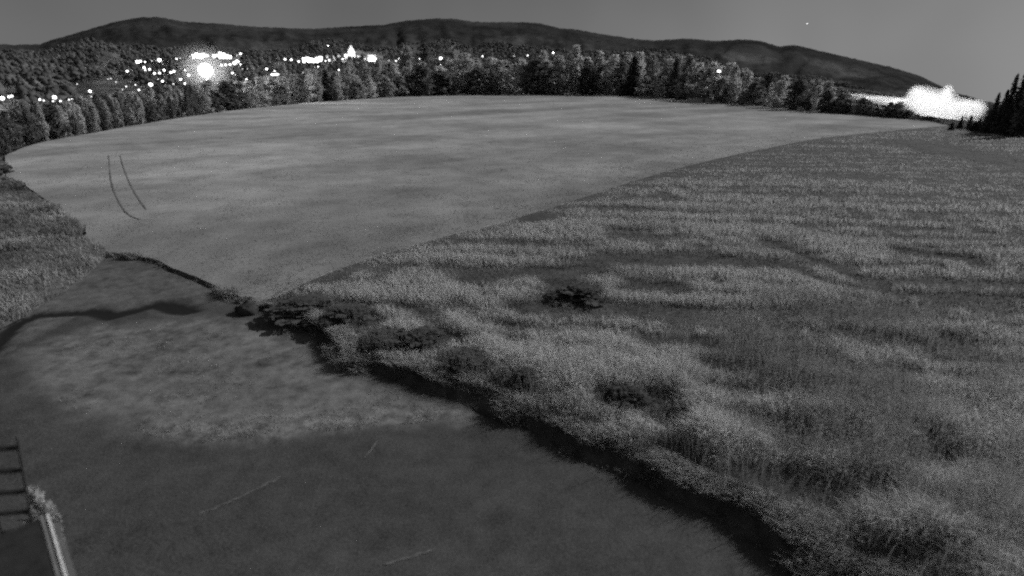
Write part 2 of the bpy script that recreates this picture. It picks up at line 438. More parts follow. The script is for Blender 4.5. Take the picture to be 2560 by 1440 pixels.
def yard_mat():
    m, t, out = new_mat('yard')
    b = nd(t, 'ShaderNodeBsdfPrincipled'); b.inputs['Roughness'].default_value = 0.9; b.inputs['Specular IOR Level'].default_value = 0.2
    A = lambda k: nd(t, 'ShaderNodeAttribute', attribute_name=k).outputs['Fac']
    big = noise_n(t, 0.5, 6, 0.6); mid = noise_n(t, 2.2, 6, 0.65); fine = noise_n(t, 22, 4, 0.75)
    asp = math_n(t, 'ADD', math_n(t, 'ADD', ramp(t, big, 0.065, 0.105), ramp(t, mid, -0.02, 0.02)), ramp(t, fine, -0.055, 0.055))
    grv = math_n(t, 'ADD', ramp(t, mid, 0.08, 0.27), ramp(t, big, -0.05, 0.06))
    tu = math_n(t, 'MULTIPLY', A('tuft'), ramp(t, noise_n(t, 3.5, 5, 0.7), 0.0, 0.22, 0.42, 0.62))
    grv = math_n(t, 'ADD', math_n(t, 'ADD', grv, tu), ramp(t, fine, -0.06, 0.06))
    f = math_n(t, 'MAXIMUM', A('patch'), math_n(t, 'MULTIPLY', A('upper'), 0.55))
    def mix(fac, a, c):
        n = nd(t, 'ShaderNodeMix'); n.data_type = 'FLOAT'
        t.links.new(fac, n.inputs[0])
        for i, v in ((2, a), (3, c)):
            if isinstance(v, float): n.inputs[i].default_value = v
            else: t.links.new(v, n.inputs[i])
        return n.outputs[0]
    col = mix(f, asp, grv); col = mix(A('rut'), col, 0.018)
    t.links.new(col, b.inputs['Base Color'])
    bp = nd(t, 'ShaderNodeBump'); bp.inputs['Strength'].default_value = 0.5; bp.inputs['Distance'].default_value = 0.02
    t.links.new(noise_n(t, 14, 5, 0.7), bp.inputs['Height']); t.links.new(bp.outputs[0], b.inputs['Normal'])
    t.links.new(b.outputs[0], out.inputs[0]); return m
tag(sheet('yard', YARD, 0.0075, zy, yard_mat(), rmin=3.2, rmax=45, attrs=yard_attr), kind='structure')

dust = plain('pale_dust', 0.08, 0.24, 7, 0.95)
for st_ in STREAKS:
    pts = [(p[0] + 0.03 * random.uniform(-1, 1), p[1] + 0.03 * random.uniform(-1, 1)) for p in resample(st_, 0.12)]
    tag(ribbon('dust_streak', pts, 0.045, zy, dust, 0.012), kind='structure')
# the earth bank between yard and meadow
def bank():
    lo2, up2 = B1, TOP
    rows = 6; v = []; f = []
    for i, (a, b) in enumerate(zip(lo2, up2)):
        for r in range(rows):
            s = r / (rows - 1); x = a[0] + (b[0] - a[0]) * s; y = a[1] + (b[1] - a[1]) * s
            z = -0.05 + (float(Hm(x, y)) + 0.05) * (s ** 1.8) + (0.05 * (random.random() - 0.5) if 0 < r < rows - 1 else 0)
            v.append((x - (0.12 if r == 0 else 0), y - (0.05 if r == 0 else 0), z))
        if i:
            for r in range(rows - 1):
                q = i * rows + r; p = q - rows
                f.append((p, q, q + 1, p + 1))
    return obj('bank', mesh('bank', v, f, True), plain('dark_earth', 0.05, 0.14, 2.5, 0.95, bump=0.7))
tag(bank(), kind='structure')

# ------------------------------------------------------------------ grass
def blades(x, y, z, h, wd, tone, lean=0.35, dirv=None):
    n = len(x)
    a = rng.random(n) * 2 * np.pi
    wx, wy = np.cos(a) * wd / 2, np.sin(a) * wd / 2
    b = rng.random(n) * 2 * np.pi; l = h * lean * (0.3 + rng.random(n))
    lx, ly = np.cos(b) * l, np.sin(b) * l
    if dirv is not None: lx = lx + dirv[0] * h; ly = ly + dirv[1] * h
    v = np.zeros((n, 5, 3))
    v[:, 0] = np.stack([x - wx, y - wy, z], 1); v[:, 1] = np.stack([x + wx, y + wy, z], 1)
    v[:, 2] = np.stack([x - wx * .7 + lx * .4, y - wy * .7 + ly * .4, z + h * .6], 1)
    v[:, 3] = np.stack([x + wx * .7 + lx * .4, y + wy * .7 + ly * .4, z + h * .6], 1)
    v[:, 4] = np.stack([x + lx, y + ly, z + h * np.sqrt(np.maximum(0.2, 1 - lean * lean))], 1)
    i = np.arange(n)[:, None] * 5
    t = np.concatenate([i + np.array([[0, 1, 3]]), i + np.array([[0, 3, 2]]), i + np.array([[2, 3, 4]])])
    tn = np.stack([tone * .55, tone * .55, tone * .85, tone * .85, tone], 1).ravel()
    return v.reshape(-1, 3), t, tn
def scatter(poly, n, r0, r1, az0=R(-60), az1=R(60), p=0.0):
    u = rng.random(n)
    r = r0 * (r1 / r0) ** (u ** (1 + p)); a = az0 + (az1 - az0) * rng.random(n)
    x, y = r * np.sin(a), r * np.cos(a); m = inside(x, y, poly)
    return x[m], y[m], r[m]

HOLLOWS = [W(l, 0.6) for l in (
    [(1170, 690), (1250, 688), (1330, 672), (1400, 668), (1470, 660)], [(1530, 648), (1640, 645), (1750, 640), (1850, 650), (1930, 658)],
    [(1410, 700), (1450, 740), (1480, 760)], [(1300, 760), (1360, 752)], [(1600, 700), (1680, 706)], [(1560, 765), (1640, 762), (1720, 768)],
    [(2010, 632), (2060, 650), (2120, 675), (2180, 695), (2300, 700), (2420, 702), (2560, 700)], [(1975, 660), (2020, 680), (2080, 700), (2200, 722), (2330, 730), (2560, 735)],
    [(1640, 845), (1740, 845), (1850, 858), (1920, 870), (2050, 880)], [(1780, 905), (1850, 915), (1920, 920), (2000, 935), (2100, 950), (2250, 958)],
    [(690, 745), (780, 752), (860, 765), (900, 790)], [(930, 840), (1060, 850)], [(1110, 885), (1180, 900)], [(1250, 940), (1310, 955)],
    [(1520, 985), (1600, 995), (1660, 985)], [(1480, 1095), (1600, 1110), (1700, 1115)], [(2040, 770), (2150, 780), (2260, 778)], [(1260, 520), (1340, 540)],
    [(2230, 905), (2280, 912)], [(2270, 620), (2400, 640)], [(1930, 600), (1960, 615)], [(2060, 1090), (2120, 1100)], [(2330, 1060), (2350, 1120)],
    [(1880, 1180), (2050, 1210), (2200, 1200)], [(2270, 352), (2340, 366), (2420, 384), (2560, 406), (2700, 428)], [(740, 790), (830, 825)], [(1000, 905), (1080, 925)],
    [(1340, 1010), (1400, 1030)], [(1100, 820), (1150, 835)], [(1010, 760), (1060, 775)], [(1230, 800), (1290, 810)], [(1560, 1160), (1680, 1190)])]
HW = [0.7, 0.75, 1.0, 0.55, 0.6, 0.6, 0.5, 0.45, 0.55, 0.5, 0.75, 0.55, 0.45, 0.4, 0.5, 0.45, 0.6, 1.2, 0.3, 0.8, 0.7, 0.4, 0.3, 0.5, 2.8, 0.5, 0.4, 0.35, 0.35, 0.4, 0.35, 0.4]
def grass_h(x, y):
    yy = y + 0.12 * x; n1 = 0.6 * fbm(x / 7.0, yy / 0.8, 51, 4) + 0.4 * fbm(x / 0.9, y / 0.9, 53, 3); n2 = fbm(x / 9.0, yy / 3.0, 61, 3)
    g = 0.30 + 0.95 * sstep(0.38, 0.62, n1) * (0.5 + n2)
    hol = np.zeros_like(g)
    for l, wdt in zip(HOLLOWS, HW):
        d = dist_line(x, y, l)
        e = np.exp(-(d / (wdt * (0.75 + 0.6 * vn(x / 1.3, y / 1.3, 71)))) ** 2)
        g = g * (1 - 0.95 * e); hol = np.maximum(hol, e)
    return g, hol
def meadow_grass():
    V, T, N = [], [], []; off = 0
    def add(v, t, n):
        nonlocal off
        V.append(v); T.append(t + off); N.append(n); off += len(v)
    x, y, r = scatter(MEADOW, 620000, 7.0, 135.0, R(-50), R(52))
    g, hol = grass_h(x, y)
    far = sstep(28, 60, r)
    # ripening hay: taller and rougher near the bank, smoother away
    h = (0.10 + (0.31 + 0.14 * sstep(20, 11, r)) * g) * (1 - 0.5 * far) * (0.6 + 0.8 * rng.random(len(x)))
    keep = rng.random(len(x)) < np.clip(0.30 + 0.9 * g, 0, 1)
    x, y, r, g, h, hol = x[keep], y[keep], r[keep], g[keep], h[keep], hol[keep]
    tone = np.clip(0.12 + 0.95 * (0.5 * fbm(x / 2.4, y / 1.8, 81) + 0.5 * fbm(x / 6.0, (y + 0.12 * x) / 1.3, 83) - 0.33) + 0.16 * (rng.random(len(x)) - 0.2) + 0.30 * g + 0.25 * np.exp(-(np.hypot(x - 1.0, (y - 17) * 0.7) / 7.0) ** 2), 0.02, 1)
    tone = 0.15 + 1.2 * tone * (0.3 + 0.7 * np.clip(g * 1.5, 0, 1))
    dm = dist_line(x, y, ML); h = h * (0.3 + 0.7 * sstep(0.0, 3.5, dm)) * (0.45 + 0.55 * sstep(0.2, 1.6, dist_line(x, y, TOP[KNEE:]))); tone = tone + 0.12 * np.exp(-(dm / 3.0) ** 2)
    pale = np.exp(-(dist_line(x, y, TOP[KNEE:]) / 1.6) ** 2) * sstep(0.48, 0.62, fbm(x / 1.3, y / 1.3, 175)); tone = tone + 0.45 * pale; h = h * (1 + 0.45 * pale)
    tone = np.clip(tone * (1 - 0.7 * hol), 0.02, 1)     # trodden grass in the ruts, self-shadow of the hollows painted into its tone
    corner_dark = sstep(11.5, 8.0, r + 2.0 * (fbm(x / 1.5, y / 1.5, 171) - .5)) * sstep(1.5, 4, x)  # picture-corner darkening painted into the grass tone; blades also taller there
    tone = tone * (1 - 0.9 * corner_dark); h = h * (1 + 0.5 * corner_dark)
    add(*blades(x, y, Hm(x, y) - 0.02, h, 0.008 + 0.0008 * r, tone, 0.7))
    x, y, r = scatter(FIELD, 260000, 17.0, 120.0, R(-30), R(42))          # grass creeping out into the cut field
    dm = dist_line(x, y, ML); keep = rng.random(len(x)) < 0.8 * np.exp(-dm / (2.0 + 0.035 * r)) * sstep(0.3, 0.6, fbm(x / 1.5, y / 1.5, 177))
    x, y, r, dm = x[keep], y[keep], r[keep], dm[keep]
    add(*blades(x, y, Hm(x, y) - 0.02, 0.05 + 0.10 * rng.random(len(x)), 0.008 + 0.0008 * r, np.clip(0.2 + 0.5 * rng.random(len(x)), 0, 1), 0.7))
    return V, T, N
V, T, N = meadow_grass()
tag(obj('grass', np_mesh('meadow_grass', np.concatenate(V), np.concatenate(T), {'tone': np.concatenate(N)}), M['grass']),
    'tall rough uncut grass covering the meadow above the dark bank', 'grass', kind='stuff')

def verge_grass():
    x, y, r = scatter(VERGE, 170000, 14.0, 75.0, R(-56), R(-20))
    g = 0.3 + 1.1 * sstep(0.4, 0.65, fbm(x / 2.2, y / 2.2, 91))
    keep = rng.random(len(x)) < 0.3 + g * 0.7
    x, y, r, g = x[keep], y[keep], r[keep], g[keep]
    return blades(x, y, Hv(x, y) - 0.02, (0.1 + 0.25 * g) * (0.6 + 0.7 * rng.random(len(x))), 0.010 + 0.0012 * r,
                  np.clip(0.05 + 1.5 * (fbm(x / 3, y / 3, 95) - 0.35) + 0.25 * (rng.random(len(x)) - 0.3), 0.02, 1), 0.6)
v, t, n = verge_grass()
tag(obj('grass', np_mesh('verge_grass', v, t, {'tone': n}), M['grass']), 'rough grass on the verge between the yard and the field corner', 'grass', kind='stuff')

def bank_grass():
    # long grass hanging over the bank down on to the yard
    L = resample(TOP, 0.03); L = np.array(L); n = 90000
    k = rng.integers(0, len(L), n); x = L[k, 0] + (rng.random(n) - 0.35) * 0.5; y = L[k, 1] + (rng.random(n) - 0.35) * 0.5
    near = sstep(20, 12, np.hypot(x, y)); cl = sstep(0.35, 0.7, fbm(x * 0.9, y * 0.9, 101))
    far_part = (k < len(L) * 0.0)
    knee = Vector(TOP[KNEE]); keep = (y < knee.y + 0.5) & (rng.random(n) < 0.25 + 0.9 * cl)
    x, y, near, cl = x[keep], y[keep], near[keep], cl[keep]
    r = np.hypot(x, y)
    h = (0.10 + 0.22 * cl) * (0.6 + 0.7 * rng.random(len(x)))
    tone = np.clip(0.15 + 0.7 * cl * rng.random(len(x)) + 0.2 * rng.random(len(x)), 0.02, 1)
    va, ta, na = blades(x, y, Hm(x, y) - 0.06, h, 0.010 + 0.0009 * r, tone, 0.5, dirv=(-0.42, -0.25))
    m = 60000; k = rng.integers(0, len(B1), m); u = rng.random(m) ** 1.3
    a = np.array(B1)[k]; b = np.array(TOP)[k]; q = a + (b - a) * u[:, None] + (rng.random((m, 2)) - .5) * 0.4
    cl = sstep(0.42, 0.66, fbm(q[:, 0] * 0.8, q[:, 1] * 0.8, 161)); keep = rng.random(m) < 0.04 + 0.8 * cl
    keep &= (k >= KNEE) | (rng.random(m) < 0.3)
    q, u, cl = q[keep], u[keep], cl[keep]; r = np.hypot(q[:, 0], q[:, 1])
    vb, tb, nb = blades(q[:, 0], q[:, 1], Hm(q[:, 0], q[:, 1]) * u ** 1.8 - 0.03, (0.10 + 0.24 * rng.random(len(r))) * (0.5 + cl), 0.010 + 0.0009 * r,
                        np.clip(0.2 + 0.5 * rng.random(len(r)) * cl, 0.02, 1), 0.6, dirv=(-0.3, -0.2))
    m = 1500; k = rng.integers(KNEE, len(L) - 1, m) if False else rng.integers(int(len(L) * 0.45), len(L), m)
    x = L[k, 0] + 0.1 + 0.5 * rng.random(m); y = L[k, 1] + 0.1 + 0.4 * rng.random(m)
    keep = (y < knee.y) & (rng.random(m) < 0.2 + sstep(0.4, 0.6, fbm(x, y, 165))); x, y = x[keep], y[keep]
    vc, tc_, nc = blades(x, y, Hm(x, y) - 0.05, 0.6 + 0.6 * rng.random(len(x)), np.full(len(x), 0.014), np.full(len(x), 0.3), 0.35)
    return (np.concatenate([va, vb, vc]), np.concatenate([ta, tb + len(va), tc_ + len(va) + len(vb)]), np.concatenate([na, nb, nc]))
v, t, n = bank_grass()
tag(obj('grass', np_mesh('bank_grass', v, t, {'tone': n}), M['grass']), 'long grass hanging over the dark earth bank beside the yard', 'grass', kind='stuff')

def patch_grass():
    x, y, r = scatter(PATCH, 90000, 9.0, 26.0, R(-50), R(10))
    edge = np.exp(-(dist_line(x, y, PATCH[8:16]) / 0.8) ** 2)
    g = sstep(0.5, 0.68, fbm(x * 0.8, y * 0.8, 111)) * 0.35 + edge * sstep(0.42, 0.6, fbm(x * 1.3, y * 1.3, 115))
    keep = rng.random(len(x)) < g * 0.8
    x, y, r, g = x[keep], y[keep], r[keep], g[keep]
    return blades(x, y, zy(x, y) - 0.01, (0.03 + 0.06 * rng.random(len(x))), 0.012 + 0.0008 * r, np.clip(0.3 + 0.5 * rng.random(len(x)), 0, 1), 0.8)
v, t, n = patch_grass()
tag(obj('grass', np_mesh('patch_grass', v, t, {'tone': n}), M['grass']), 'short worn tufts of grass in the pale gravel of the yard', 'grass', kind='stuff')

def field_fuzz():
    x, y, r = scatter(FIELD, 210000, 18.0, 110.0, R(-50), R(40))
    m = rng.random(len(x)) < (0.2 + 0.8 * sstep(0.4, 0.6, fbm(x / 1.6, y / 1.6, 121))) * (1 - sstep(50, 108, r))
    x, y, r = x[m], y[m], r[m]
    return blades(x, y, Hm(x, y) - 0.01, 0.02 + 0.04 * rng.random(len(x)), 0.006 + 0.0007 * r, np.clip(0.2 + 0.6 * fbm(x / 3.0, y / 3.0, 125) + 0.35 * (rng.random(len(x)) - .3), 0, 1), 0.5)
v, t, n = field_fuzz()
tag(obj('stubble', np_mesh('stubble', v, t, {'tone': n}), leafy('straw', 0.10, 0.28, 0.35, 0.0)), 'short pale stubble standing on the big cut field', 'stubble', kind='stuff')

def weeds():
    # tall flowering weeds with pale heads in the near corner of the meadow
    V, T, N = [], [], []; off = 0
    x, y, r = scatter(MEADOW, 90000, 7.0, 26.0, R(2), R(52))
    g = sstep(0.45, 0.62, fbm(x / 1.8, y / 1.8, 131)); cor = sstep(2.0, 6.0, x) * sstep(24, 15, r)
    keep = rng.random(len(x)) < (0.06 + g) * cor * (0.16 + 0.35 * sstep(6, 10, x)) * sstep(0.6, 2.6, dist_line(x, y, TOP[KNEE:]))
    x, y, r, g = x[keep], y[keep], r[keep], g[keep]
    h = (0.45 + 0.55 * rng.random(len(x))) * (1 + 0.5 * sstep(6, 11, x)); z = Hm(x, y)
    v, t, n = blades(x, y, z - 0.02, h, np.full(len(x), 0.012), 0.55 + 0.4 * rng.random(len(x)), 0.3)
    V.append(v); T.append(t); N.append(n); off += len(v)
    tips = v.reshape(-1, 5, 3)[:, 4]
    for k in range(7):            # leaflets and flower specks
        s = 0.010 + 0.016 * rng.random(len(tips)); hh = rng.random(len(tips)) ** 1.5 * 0.5
        c = tips + np.stack([(rng.random(len(tips)) - .5) * .14, (rng.random(len(tips)) - .5) * .14, -hh], 1)
        d1 = rng.normal(size=(len(tips), 3)); d1 /= np.linalg.norm(d1, axis=1)[:, None]
        d2 = np.cross(d1, rng.normal(size=(len(tips), 3))); d2 /= np.linalg.norm(d2, axis=1)[:, None] + 1e-9
        q = np.stack([c + d1 * s[:, None], c + d2 * s[:, None] * .7, c - d1 * s[:, None], c - d2 * s[:, None] * .7], 1)
        i = np.arange(len(tips))[:, None] * 4 + off
        T.append(np.concatenate([i + np.array([[0, 1, 2]]), i + np.array([[0, 2, 3]])]))
        V.append(q.reshape(-1, 3)); tn = np.where(hh < 0.06, 0.9, 0.65) + 0.3 * (rng.random(len(tips)) - .5)
        N.append(np.repeat(np.clip(tn, 0, 1), 4)); off += len(tips) * 4
    return np.concatenate(V), np.concatenate(T), np.concatenate(N)
v, t, n = weeds()
tag(obj('weeds', np_mesh('weeds', v, t, {'tone': n}), M['weed']), 'tall flowering weeds with pale seed heads in the near meadow corner', 'weeds', kind='stuff')

# ------------------------------------------------------------------ town lamps (px, py, size)
Z1 = lambda x, y, s: (x / 4, 60 + y / 4, s)
Z2 = lambda x, y, s: (480 + x / 4, 60 + y / 4, s)
Z3 = lambda x, y, s: (960 + x / 4, y / 4, s)
lamps = [Z1(*a) for a in [(20, 742, 'L'), (90, 728, 'm'), (118, 720, 'm'), (397, 756, 'm'), (437, 765, 'f'), (545, 733, 'L'), (605, 773, 'm'), (530, 772, 'f'),
         (655, 795, 'f'), (690, 757, 'f'), (722, 748, 'f'), (757, 748, 'f'), (812, 738, 'f'), (900, 672, 'm'), (910, 727, 'f'), (770, 600, 'f'), (1080, 550, 'f'),
         (1108, 546, 'f'), (1183, 688, 's'), (1262, 625, 'f'), (1222, 655, 'f'), (1160, 580, 'f'), (1272, 472, 'm'), (1375, 378, 'L'), (1405, 372, 'm'), (1450, 380, 's'),
         (1520, 370, 'f'), (1593, 360, 'L'), (1440, 436, 'm'), (1452, 462, 's'), (1495, 453, 'm'), (1545, 494, 'm'), (1595, 490, 'm'), (1641, 462, 'm'),
         (1708, 484, 'm'), (1740, 472, 'm'), (1625, 572, 'm'), (1507, 606, 'L'), (1603, 622, 's'), (1580, 550, 'f'), (1605, 660, 'f'), (1390, 660, 's'),
         (1355, 608, 'f'), (1805, 553, 'm'), (1858, 598, 'L'), (1888, 512, 'm'), (1850, 462, 's'), (1735, 600, 'f'), (1765, 348, 's'), (1800, 342, 'f'),
         (1900, 327, 'f'), (1930, 322, 'f'), (2310, 325, 's'), (2405, 297, 'm'), (2370, 314, 'f'), (2215, 411, 'm'), (2258, 408, 'm'), (2300, 405, 'm'),
         (2345, 392, 'L'), (2372, 375, 'L'), (2405, 405, 's'), (2325, 490, 'm'), (2355, 508, 'f'), (2425, 450, 'f'), (2475, 447, 'f'), (2465, 552, 's'),
         (2500, 542, 'f')]]
lamps += [Z2(*a) for a in [(747, 450, 'm'), (827, 470, 's'), (930, 352, 'm'), (993, 358, 'm'), (1067, 375, 'm'), (1110, 370, 'f'), (1335, 370, 's'), (1372, 362, 'm'),
          (1225, 432, 'f'), (1262, 428, 's'), (1110, 485, 'f'), (1360, 217, 's'), (1468, 460, 's'), (1505, 350, 's'), (1540, 315, 'L'), (1795, 350, 'L'), (1838, 345, 'm'),
          (1970, 365, 'f'), (2068, 348, 'm'), (2040, 370, 's'), (2280, 340, 'L'), (2487, 343, 'L'), (2487, 407, 'f')]]
lamps += [Z3(*a) for a in [(985, 563, 's'), (1300, 560, 'f'), (1435, 555, 's'), (1692, 527, 'm')]]

def stand(px, py, clr=7.0, rmin=None, rmax=1700):
    az, tn = azt(px, py)
    e = float(edge_r(az)); r0 = e + 70 if rmin is None else rmin
    rr = np.arange(r0, rmax, 6.0); c = (8 + tn * rr) - H(np.full(rr.shape, az), rr)
    ok = np.where((c > clr - 2) & (c < clr + 2))[0]
    k = ok[0] if len(ok) else int(np.argmin(np.abs(c - clr)))
    r = float(rr[k])
    return az, r, 8 + tn * r, float(H(az, r))

def ball_mesh(rad, seg=10, rings=6, sz=0.8):
    bm = bmesh.new(); bmesh.ops.create_uvsphere(bm, u_segments=seg, v_segments=rings, radius=rad)
    bmesh.ops.scale(bm, vec=(1, 1, sz), verts=bm.verts); me = bpy.data.meshes.new('lamp_head'); bm.to_mesh(me); bm.free()
    return me
def tube(v, f, pts, rads, seg=8):
    base = len(v)
    for i, p in enumerate(pts):
        p = Vector(p); a = Vector(pts[max(0, i - 1)]); b = Vector(pts[min(len(pts) - 1, i + 1)])
        d = (b - a).normalized(); u = d.cross(Vector((0, 0, 1)) if abs(d.z) < 0.95 else Vector((1, 0, 0))).normalized(); ww = d.cross(u)
        for s in range(seg):
            q = p + (u * math.cos(2 * math.pi * s / seg) + ww * math.sin(2 * math.pi * s / seg)) * rads[i]
            v.append(tuple(q))
        if i:
            for s in range(seg):
                a0 = base + (i - 1) * seg + s; b0 = base + (i - 1) * seg + (s + 1) % seg
                f.append((a0, b0, b0 + seg, a0 + seg))
    f.append(tuple(base + s for s in range(seg))[::-1]); f.append(tuple(base + (len(pts) - 1) * seg + s for s in range(seg)))
ORD = ['first', 'second', 'third', 'fourth', 'fifth', 'sixth', 'seventh', 'eighth', 'ninth', 'tenth', 'eleventh', 'twelfth', 'thirteenth', 'fourteenth', 'fifteenth',
       'sixteenth', 'seventeenth', 'eighteenth', 'nineteenth', 'twentieth']
ORD += ['twenty-' + o for o in ORD[:9]] + ['thirtieth'] + ['thirty-' + o for o in ORD[:9]]

RPX = {'f': 0.9, 's': 1.3, 'm': 2.0, 'L': 3.3}
heads = {}
def zone(px, py):
    if px < 165: return 'low by the wood at the picture edge'
    if px < 245 or (px < 300 and py > 205): return 'along the low road above the slender trees'
    if px < 430 and py > 185: return 'on the lower slope beside the floodlight'
    if px < 620 and py < 152: return 'in the top row above the floodlight'
    if px < 480: return 'in the middle cluster beside the floodlight'
    if px < 640: return 'close around the brilliant floodlight'
    if px < 860: return 'between floodlight and floodlit church'
    return 'in the row beyond the floodlit church'
SIZEW = {'f': 'dim', 's': 'small', 'm': 'bright', 'L': 'large blazing'}
cnt = {}
lampobjs = []
for px, py, s in sorted(lamps):
    az, r, z, g = stand(px, py)
    o = empty('street_lamp', (r * math.sin(az), r * math.cos(az), g))
    hgt = z - g
    o.rotation_euler.z = random.random() * 6.28
    v, f = [], []
    tube(v, f, [(0, 0, -1.0), (0, 0, hgt * .6), (0, 0, hgt + 0.3), (0.25, 0, hgt + 0.55)], [0.14, 0.11, 0.08, 0.07], 6)
    obj('pole', mesh('pole', v, f), M['pole'], o)
    rad = RPX[s] * r / F
    key = (s, round(rad, 1))
    if key not in heads: heads[key] = ball_mesh(max(0.2, round(rad, 1)))
    hd = obj('lamp_head', heads[key], M['lamp'][s], o); hd.location = (0.0, 0, hgt)
    zk = (s, zone(px, py)); k = cnt.get(zk, 0); cnt[zk] = k + 1
    tag(o, f'{SIZEW[s]} street lamp, {ORD[k]} such from left {zk[1]}', 'street lamp', 'lit street lamps of the town')
    lampobjs.append((px, py, r))

# lit buildings of the town
wallm = plain('render_wall', 0.25, 0.4, 1.5); roofm = plain('roof_sheet', 0.06, 0.1, 1.0)
litm = glow('lit_window', 9)
def lit_building(px, py, wpx, hpx, nwin, label, name='lit_hall', full=True):
    az, r, z, g = stand(px, py + hpx / 2, 2.0)
    k = r / F
    W_, H_ = wpx * k, hpx * k; D_ = max(8.0, W_ * 0.4)
    o = empty(name, (r * math.sin(az), r * math.cos(az), z)); o.rotation_euler.z = -az
    hw, t = W_ / 2 * 1.15, H_ * 1.2
    vb = [(-hw, 0, -4), (hw, 0, -4), (hw, 0, t), (-hw, 0, t), (-hw, D_, -4), (hw, D_, -4), (hw, D_, t), (-hw, D_, t)]
    fb = [(0, 1, 2, 3), (1, 5, 6, 2), (5, 4, 7, 6), (4, 0, 3, 7)]
    obj('wall', mesh('wall', vb, fb), wallm, o)
    e = hw * 1.04
    vr = [(-e, -.6, t), (e, -.6, t), (e, D_ + .6, t), (-e, D_ + .6, t), (-e, D_ / 2, t + D_ * .12), (e, D_ / 2, t + D_ * .12)]
    obj('roof', mesh('roof', vr, [(0, 1, 5, 4), (2, 3, 4, 5), (1, 2, 5), (3, 0, 4), (0, 3, 2, 1)]), roofm, o)
    ww = W_ / nwin
    for i in range(nwin):
        x0 = -W_ / 2 + ww * (i + .06); x1 = -W_ / 2 + ww * (i + .94); hh = H_ * (0.45 + 0.55 * random.random())
        obj('window', mesh('window', [(x0, -.12, 0), (x1, -.12, 0), (x1, -.12, hh), (x0, -.12, hh), (x0, .1, 0), (x1, .1, 0), (x1, .1, hh), (x0, .1, hh)],
                           [(0, 1, 2, 3), (1, 5, 6, 2), (5, 4, 7, 6), (4, 0, 3, 7), (3, 2, 6, 7), (4, 5, 1, 0)]), litm, o)
    tag(o, label, 'building', 'lit buildings of the town'); lampobjs.append((px, py, r))
    return o
lit_building(502, 141, 30, 10, 5, 'long low hall with blazing windows, upper row just above the floodlight')
lit_building(556, 140, 36, 12, 6, 'bigger hall with blazing windows at the end of the upper row')
lit_building(782, 150, 42, 13, 6, 'longest brightly glowing hall midway between floodlight and church')
lit_building(692, 186, 52, 4, 9, 'very long low shed with a thin strip of lit windows')
lit_building(930, 147, 16, 11, 3, 'small square glowing house just beyond the floodlit church')

# floodlit church with a spire
def church():
    px, py = 880, 146
    az, r, z, g = stand(px, py, 1.0); k = r / F
    o = empty('church', (r * math.sin(az), r * math.cos(az), z)); o.rotation_euler.z = -az
    W_ = 15 * k; t = 13 * k
    white = plain('white_paint', 0.75, 0.85, 2)
    h = W_ / 2
    vb = [(-h, 0, -4), (h, 0, -4), (h, 0, t), (-h, 0, t), (-h, W_, -4), (h, W_, -4), (h, W_, t), (-h, W_, t)]
    obj('tower', mesh('tower', vb, [(0, 1, 2, 3), (1, 5, 6, 2), (5, 4, 7, 6), (4, 0, 3, 7)]), white, o)
    e = h * 1.15
    obj('spire', mesh('spire', [(-e, -e + h, t), (e, -e + h, t), (e, e + h, t), (-e, e + h, t), (0, h, t + 15 * k)], [(0, 1, 4), (1, 2, 4), (2, 3, 4), (3, 0, 4), (3, 2, 1, 0)]), white, o)
    n = h * 0.9
    vb = [(-n, W_, -4), (n, W_, -4), (n, W_, t * .5), (-n, W_, t * .5), (-n, W_ * 2.6, -4), (n, W_ * 2.6, -4), (n, W_ * 2.6, t * .5), (-n, W_ * 2.6, t * .5), (0, W_, t * .85), (0, W_ * 2.6, t * .85)]
    obj('nave', mesh('nave', vb, [(1, 5, 6, 2), (5, 4, 7, 9, 6), (4, 0, 3, 7), (2, 6, 9, 8), (3, 8, 9, 7)]), white, o)
    for sx in (-1, 1):
        l = bpy.data.lights.new('church_floodlight', 'POINT'); l.energy = 1.6e5; l.shadow_soft_size = 0.5
        lo = bpy.data.objects.new('church_floodlight', l); C.objects.link(lo); lo.parent = o; lo.location = (sx * 9, -16, 5)
    tag(o, 'pointed white floodlit church tower standing on the slope above the wood', 'church'); lampobjs.append((px, py - 10, r))
church()

